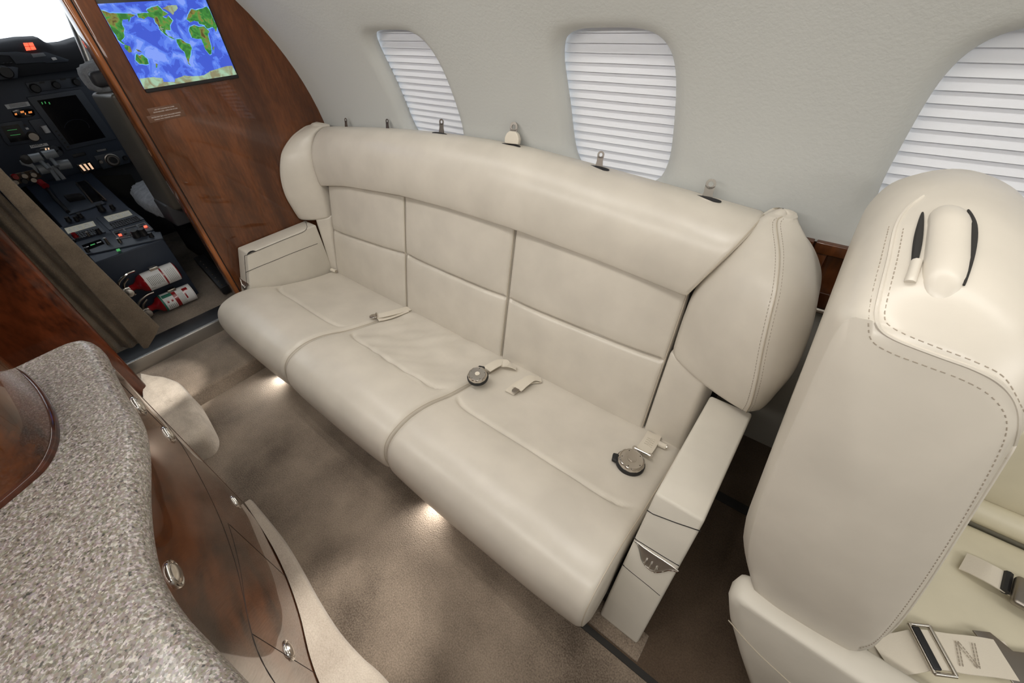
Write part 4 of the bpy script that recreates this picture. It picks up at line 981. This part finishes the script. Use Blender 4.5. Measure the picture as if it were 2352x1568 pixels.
g2 = slabq('control_panel', z5([(-60, 215), (100, 222), (170, 310), (470, 290), (500, 300), (720, 285), (725, 262), (480, 180), (330, 195), (170, 180), (-60, 190)]), 'navy2', GL, .004, X=XG + .004)
g3 = slabq('nameplate', z5([(325, 200), (460, 190), (490, 225), (350, 242)]), 'grey_lever', GL, .003, X=XG + .009)
slabq('push_key', z5([(540, 242), (585, 236), (607, 262), (562, 272)]), 'white', GL, .004, X=XG + .009)
for k in range(3): slabq('push_key', z5([(15 + k * 42, 296 - k * 2), (45 + k * 42, 293 - k * 2), (52 + k * 42, 308 - k * 2), (22 + k * 42, 311 - k * 2)]), 'black', GL, .003, X=XG + .009)
g4 = slabq('knob_pod', z5([(-60, 340), (130, 335), (185, 345), (182, 455), (-60, 480)]), 'navy2', GL, .02, X=XG)
knob(*z5([(60, 395)])[0], .020, g4, 'black', X=XG, off=.02)
# centre pedestal
XE = -2.2
zt = at(375, 548, X=XE).z; yl, yr = at(215, 600, X=XE).y, at(375, 548, X=XE).y
PP, PN = (XE, 0, zt), Vector((.2, 0, 1)).normalized()
PD = empty('center_pedestal', (-2.5, .18, .045), 'dark blue cockpit centre pedestal with keypads, small displays and levers', 'pedestal')
MB().prism([(XE, yl, .046), (XE, yl, zt), (-2.98, yl, zt + .156), (-2.98, yl, .046)], (0, yr - yl, 0)).build('housing', 'navy', PD, bevel=.004)
def z2(l): return pz(l, 0, 400, 3.485)
def pm(name, l, m_, par=PD, th=.006, off=0, bevel=.0012): return slabq(name, z2(l), m_, par, th, off=off, bevel=bevel, P=PP, N=PN)
def keypad(par, l, nx, ny, off):
    mb = MB(); q = [at(px, py, P=Vector(PP) + PN * off, N=PN) for px, py in z2(l)]
    for i in range(nx):
        for j in range(ny):
            def b(u, v): return (q[0] * (1 - u) + q[1] * u) * (1 - v) + (q[3] * (1 - u) + q[2] * u) * v
            u0, v0 = (i + .15) / nx, (j + .15) / ny; u1, v1 = (i + .82) / nx, (j + .8) / ny
            mb.prism([b(u0, v0), b(u1, v0), b(u1, v1), b(u0, v1)], PN * .003)
    return mb.build('keypad', 'black', par, smooth=False)
for scr_, body_, kp in (([(515, 435), (745, 375), (770, 412), (545, 477)], [(470, 440), (760, 360), (850, 470), (570, 545)], [(535, 490), (790, 425), (830, 470), (580, 535)]),
                        ([(830, 342), (1030, 290), (1062, 325), (870, 382)], [(775, 355), (1045, 280), (1160, 365), (880, 455)], [(870, 395), (1090, 335), (1140, 370), (910, 440)])):
    b_ = pm('control_display_unit', body_, 'navy2'); pm('lcd', scr_, 'lcd', b_, .001, .006, 0)
    for k in range(3):
        s_ = scr_; x0, y0_ = lerp(s_[0][0], s_[3][0], .2 + k * .25), lerp(s_[0][1], s_[3][1], .2 + k * .25); x1, y1_ = lerp(s_[1][0], s_[2][0], .2 + k * .25), lerp(s_[1][1], s_[2][1], .2 + k * .25)
        def mid(t): return (lerp(x0, x1, t), lerp(y0_, y1_, t))
        for t0 in (.06, .24, .42, .64, .8):
            a_, c_ = mid(t0), mid(t0 + .13); pm('text_line', [a_, c_, (c_[0] + 4, c_[1] + 4), (a_[0] + 4, a_[1] + 4)], 'white', b_, .0002, .007, 0)
    keypad(b_, kp, 12, 4, .006)
r_ = pm('radio_module', [(885, 455), (1160, 372), (1235, 450), (935, 528)], 'navy2')
def frame(l): q = [at(px, py, P=Vector(PP) + PN * .008, N=PN) for px, py in z2(l)]; return MB().tube(q + [q[0]], .0022, 6).build('frame', 'grey_lever', r_)
frame([(900, 462), (985, 436), (1035, 500), (950, 520)]); frame([(990, 435), (1090, 408), (1140, 470), (1040, 498)]); frame([(1095, 405), (1155, 388), (1215, 445), (1145, 468)])
for x, y in ((962, 489), (1165, 422)): pm('lit_key', [(x - 14, y - 4), (x + 10, y - 10), (x + 16, y + 2), (x - 8, y + 8)], 'lit_red', r_, .003, .008, 0)
for x, y in ((930, 465), (1000, 470), (1060, 445), (1120, 415), (1090, 455), (1030, 485)): pm('key', [(x - 16, y - 4), (x + 14, y - 12), (x + 24, y + 4), (x - 6, y + 12)], 'black', r_, .003, .008, 0)
r2 = pm('radio_module', [(600, 560), (850, 480), (1290, 470), (1310, 520), (760, 640), (690, 650)], 'navy2')
pm('radio_display', [(655, 572), (805, 522), (838, 556), (690, 612)], 'screen_off', r2, .002, .006, 0)
for x, y in ((690, 590), (740, 570), (790, 552)):
    pm('lit_digit', [(x - 18, y - 4), (x + 18, y - 16), (x + 22, y - 10), (x - 14, y + 2)], 'lit_green' if x == 740 else 'white', r2, .0003, .0082, 0)
pm('lit_key', [(930, 606), (958, 598), (966, 612), (938, 620)], 'lit_green', r2, .003, .006, 0)
PK = dict(P=PP, N=PN)
for x, y, r, m_, h in ((1100, 500, .013, 'black', .03), (1155, 485, .013, 'black', .03), (1215, 500, .008, 'black', .02), (610, 505, .008, 'red', .02), (800, 475, .008, 'black', .025), (870, 560, .005, 'steel_dark', .03), (705, 620, .006, 'black', .02), (965, 545, .006, 'steel_dark', .02), (715, 495, .005, 'steel_dark', .02), (555, 375, .009, 'black', .02), (650, 345, .009, 'black', .02), (820, 290, .012, 'black', .03), (905, 275, .008, 'black', .02), (620, 370, .008, 'black', .02)):
    knob(*z2([(x, y)])[0], r, PD, m_, h=h, **PK)
# throttle quadrant
q_ = pm('lever_plate', [(400, 100), (600, 60), (850, 240), (560, 330)], 'navy2')
pm('slot', [(610, 70), (680, 52), (840, 205), (740, 228)], 'screen_off', q_, .002, .006, 0)
for x0_, x1_ in (((612, 70), (738, 226)), ((682, 52), (846, 206))):
    q = [at(px, py, P=Vector(PP) + PN * .01, N=PN) for px, py in z2([x0_, x1_])]; MB().tube(q, .004, 6).build('slot_rail', 'steel_dark', q_)
pm('trim_wheel_cover', [(530, 200), (660, 180), (690, 200), (560, 225)], 'black', q_, .02, .006)
XL = -2.72
TQ = empty('thrust_levers', at(100, 380, X=XL), 'pair of grey cockpit thrust levers with cylindrical grips', 'lever')
for a_, b_, r in (((325, 1312), (440, 1290), .017), ((462, 1278), (598, 1250), .017), ((408, 1432), (545, 1402), .019), ((600, 1385), (745, 1362), .019)):
    A_, B_ = at(*z5([a_])[0], X=XL), at(*z5([b_])[0], X=XL); MB().tube([A_, A_.lerp(B_, .04), A_.lerp(B_, .96), B_], r, 16).build('grip', 'grey_lever', TQ)
for a_, b_ in (((425, 1330), (520, 1420)), ((530, 1300), (610, 1390)), ((520, 1400), (620, 1540)), ((560, 1390), (680, 1530))):
    MB().tube([at(*z5([a_])[0], X=XL + .004), at(*z5([b_])[0], X=XL + .03)], .008, 8).build('stalk', 'grey_lever', TQ)
q = [at(px, py, X=XL) for px, py in z5([(200, 1330), (240, 1322), (330, 1350), (370, 1385), (410, 1460), (395, 1462), (330, 1400), (225, 1372)])]
MB().prism(q, (.012, 0, 0)).build('flap_paddle', 'grey_lever', TQ, bevel=.002)
MB().lathe([(.018, 0), (.018, .012), (0, .016)], at(*z5([(275, 1318)])[0], X=XL), (1, 0, 0), 12).build('side_knob', 'black', TQ)
a_, b_ = at(*z5([(430, 1545)])[0], X=-2.66), at(*z2([(520, 300)])[0], P=PP, N=PN)
sw = slabq('breaker_panel', z5([(100, 1480), (380, 1420), (440, 1500), (150, 1590)]), 'carpet_dark', PD, .01, X=-2.80)
for k in range(6): knob(*z5([(160 + (k % 3) * 95, 1500 - (k % 3) * 12 + (k // 3) * 55)])[0], .010, sw, ('red', 'lit_cream', 'steel_dark', 'steel_dark', 'black', 'steel_dark')[k] if k != 1 else 'steel_dark', X=-2.80, off=.01, h=.02)
pi_ = slabq('trim_indicator', z5([(800, 1372), (945, 1330), (1025, 1430), (880, 1480)]), 'screen_off', PD, .008, X=-2.80)
for k in range(3): slabq('lit_scale', z5([(835 + k * 46, 1380 - k * 10), (858 + k * 46, 1374 - k * 10), (912 + k * 42, 1436 - k * 9), (892 + k * 42, 1442 - k * 9)]), 'lit_cream', pi_, .0004, X=-2.80, off=.0082, bevel=0)
rl = MB().tube([at(*z2([(340, 70)])[0], P=Vector(PP) + PN * .05, N=PN), at(*z2([(420, 170)])[0], P=Vector(PP) + PN * .02, N=PN), at(*z2([(545, 300)])[0], P=Vector(PP) + PN * .01, N=PN)], .007, 8).build('brake_lever', 'black', PD)
MB().tube([at(*z2([(318, 60)])[0], P=Vector(PP) + PN * .06, N=PN), at(*z2([(365, 95)])[0], P=Vector(PP) + PN * .05, N=PN)], .014, 10).build('red_grip', 'red', rl)
# fire extinguishers strapped on the pedestal's aft face
def extinguisher(a, b, r, lab, style):
    XB = XE + r + .003
    A_, B_ = at(*a, X=XB), at(*b, X=XB); B_.x = A_.x
    t = empty('fire_extinguisher', A_.lerp(B_, .5), lab, 'fire extinguisher', 'fire extinguishers on the pedestal')
    d = (B_ - A_).normalized(); L = (B_ - A_).length; up_ = Vector((1, 0, 0)).cross(d).normalized()
    if up_.z < 0: up_ = -up_
    cyl = MB().lathe([(.0, -.030), (.012, -.030), (.013, -.012), (r * .55, 0), (r * .86, .008), (r, .024), (r, L - .012), (r * .96, L - .003), (r * .8, L), (0, L - .004)], A_, d, 36).build('cylinder', 'red', t)
    def band(s0, s1, m_, rr, name='label', a0=-math.pi * .62, a1=math.pi * .62):
        rings = []
        for s_ in (s0, s1): rings.append([A_ + d * L * s_ + (Vector((1, 0, 0)) * math.cos(q) + up_ * math.sin(q)) * (r + rr) for q in [lerp(a0, a1, k / 20) for k in range(21)]])
        return MB().loft(rings, closed=False).build(name, m_, cyl)
    if style == 0:
        band(.17, .60, 'white', .0004); band(.64, .96, 'white', .0004); 
        for k in range(9): band(.24 + k * .038, .25 + k * .038, 'ink', .0008, 'print_line', -.2 - .05 * (k % 3), .75)
        for k in range(6): band(.70 + k * .04, .706 + k * .04, 'ink', .0008, 'print_line', -.5, .9 - .1 * (k % 2))
        band(.19, .30, 'ink', .0009, 'scribble', -.50, -.46); band(.61, .635, 'red', .0012, 'strap')
    else:
        band(.14, .19, 'green', .0006); band(.19, .46, 'white', .0004); band(.56, .96, 'white', .0004)
        band(.20, .46, 'green', .0008, 'label', .85, 1.3)
        for k in range(5): band(.24 + k * .045, .25 + k * .045, 'ink', .0008, 'print_line', -.6, -.05)
        for k in range(5): band(.58 + k * .03, .586 + k * .03, 'ink', .0008, 'print_line', -.7, .8)
        for k in range(2): band(.25 + k * .11, .30 + k * .11, 'red', .0008, 'pictogram', .2, .5)
        band(.74, .78, 'red', .0008, 'label', -.1, 1.2); band(.78, .88, 'red', .0008, 'label', .75, 1.2); band(.965, .985, 'white', .0004)
    band(.46 if style else .60, .56 if style else .64, 'steel_dark' if 0 else 'red', .0016, 'clamp_band')
    MB().box(tuple(A_ + d * L * .53 + up_ * (r - .004) - Vector((.012, .016, 0))), tuple(A_ + d * L * .53 + up_ * (r + .003) + Vector((.012, .016, .008)))).build('clamp_buckle', 'steel', t, bevel=.002)
    m_ = 'chrome' if style == 0 else 'steel_dark'; V0 = A_ - d * .040; X_ = Vector((1, 0, 0))
    MB().tube([A_ - d * .02, V0 - d * .012], .011, 12).build('valve', m_, t)
    MB().tube(smooth_curve([V0 - d * .012 - up_ * .006, V0 - d * .022 + up_ * .012, V0 - d * .006 + up_ * .040, V0 + d * .030 + up_ * .058, V0 + d * .060 + up_ * .060], 6), .005, 8).build('lever', m_, t)
    MB().tube(smooth_curve([V0 - d * .006 + up_ * .010, V0 + d * .004 + up_ * .028, V0 + d * .026 + up_ * .042], 6), .005, 8).build('carry_handle', m_, t)
    MB().lathe([(0, 0), (.017, 0), (.018, .005), (.016, .010), (0, .012)], V0 - d * .002 - up_ * .010 + X_ * .012, (1, -.1, .2), 20).build('gauge', 'steel' if style == 0 else 'steel_dark', t)
    MB().tube([V0 - up_ * .012, V0 - up_ * .030 + d * .012], .007, 10).build('nozzle', 'steel', t)
extinguisher((318, 655), (407, 620), .039, 'upper red fire extinguisher with bright chrome lever on the pedestal', 0)
extinguisher((360, 702), (443, 668), .037, 'lower red fire extinguisher with green and white label on the pedestal', 1)
# crew seat
CS = empty('crew_seat', (-2.3, .6, .05), 'dark tan cockpit crew seat with grey sheepskin cover, seen past the bulkhead edge', 'crew seat')
MB().prism([(-2.36, .378, .43), (-2.10, .378, .44), (-2.02, .378, .86), (-2.315, .378, .845)], (0, .45, 0)).build('backrest', 'seat_tan', CS, bevel=.014)
def blob(name, lo, hi, m_, par, amp=.006, n=26):
    lo, hi = Vector(lo), Vector(hi); c = (lo + hi) / 2; h = (hi - lo) / 2; rings = []
    for i in range(n + 1):
        ph = -math.pi / 2 + math.pi * i / n; ring = []
        for j in range(n * 2):
            th = math.pi * j / n
            def sp_(v, e=.55): return math.copysign(abs(v) ** e, v)
            p = Vector((sp_(math.cos(ph)) * sp_(math.cos(th)), sp_(math.cos(ph)) * sp_(math.sin(th)), sp_(math.sin(ph))))
            q = c + Vector((p.x * h.x, p.y * h.y, p.z * h.z)); ring.append(q + p * amp * noise.noise(q * 120))
        rings.append(ring)
    return MB().loft(rings).build(name, m_, par, auto=180)
blob('sheepskin_back', (-2.31, .385, .50), (-2.20, .80, .84), 'fleece', CS); blob('sheepskin_top', (-2.32, .372, .835), (-2.18, .80, .945), 'fleece', CS)
blob('sheepskin_seat', (-2.82, .352, .33), (-2.26, .80, .44), 'fleece', CS)
MB().box((-2.26, .385, .868), (-2.17, .80, .915)).build('headrest_shell', 'seat_back', CS, bevel=.014)
MB().box((-2.32, .368, .36), (-2.17, .80, .45)).build('hinge_box', 'seat_back', CS, bevel=.006)
MB().box((-2.75, .45, .052), (-2.2, .75, .34)).build('seat_base', 'black', CS, bevel=.01)
# dark riveted track beside the doorway
RB = empty('seat_track_beam', (-2.05, .42, .05), 'dark riveted seat track beam on the cockpit floor beside the doorway', 'beam')
A_, B_ = at(455, 590, Z=.14), at(522, 668, Z=.065)
MB().prism([A_ + Vector((0, -.02, -.03)), B_ + Vector((0, -.02, -.01)), B_ + Vector((0, .03, -.01)), A_ + Vector((0, .03, -.03))], (0, 0, .035)).build('beam', 'black', RB, bevel=.002)
for k in range(9):
    p = A_.lerp(B_, (k + .5) / 9) + Vector((0, -.004, .0)); p.z = lerp(A_.z + .005, B_.z + .025, (k + .5) / 9) + .001
    MB().lathe([(.0035, 0), (.0030, .0025), (0, .003)], p, (0, 0, 1), 8).build('rivet', 'steel', RB)
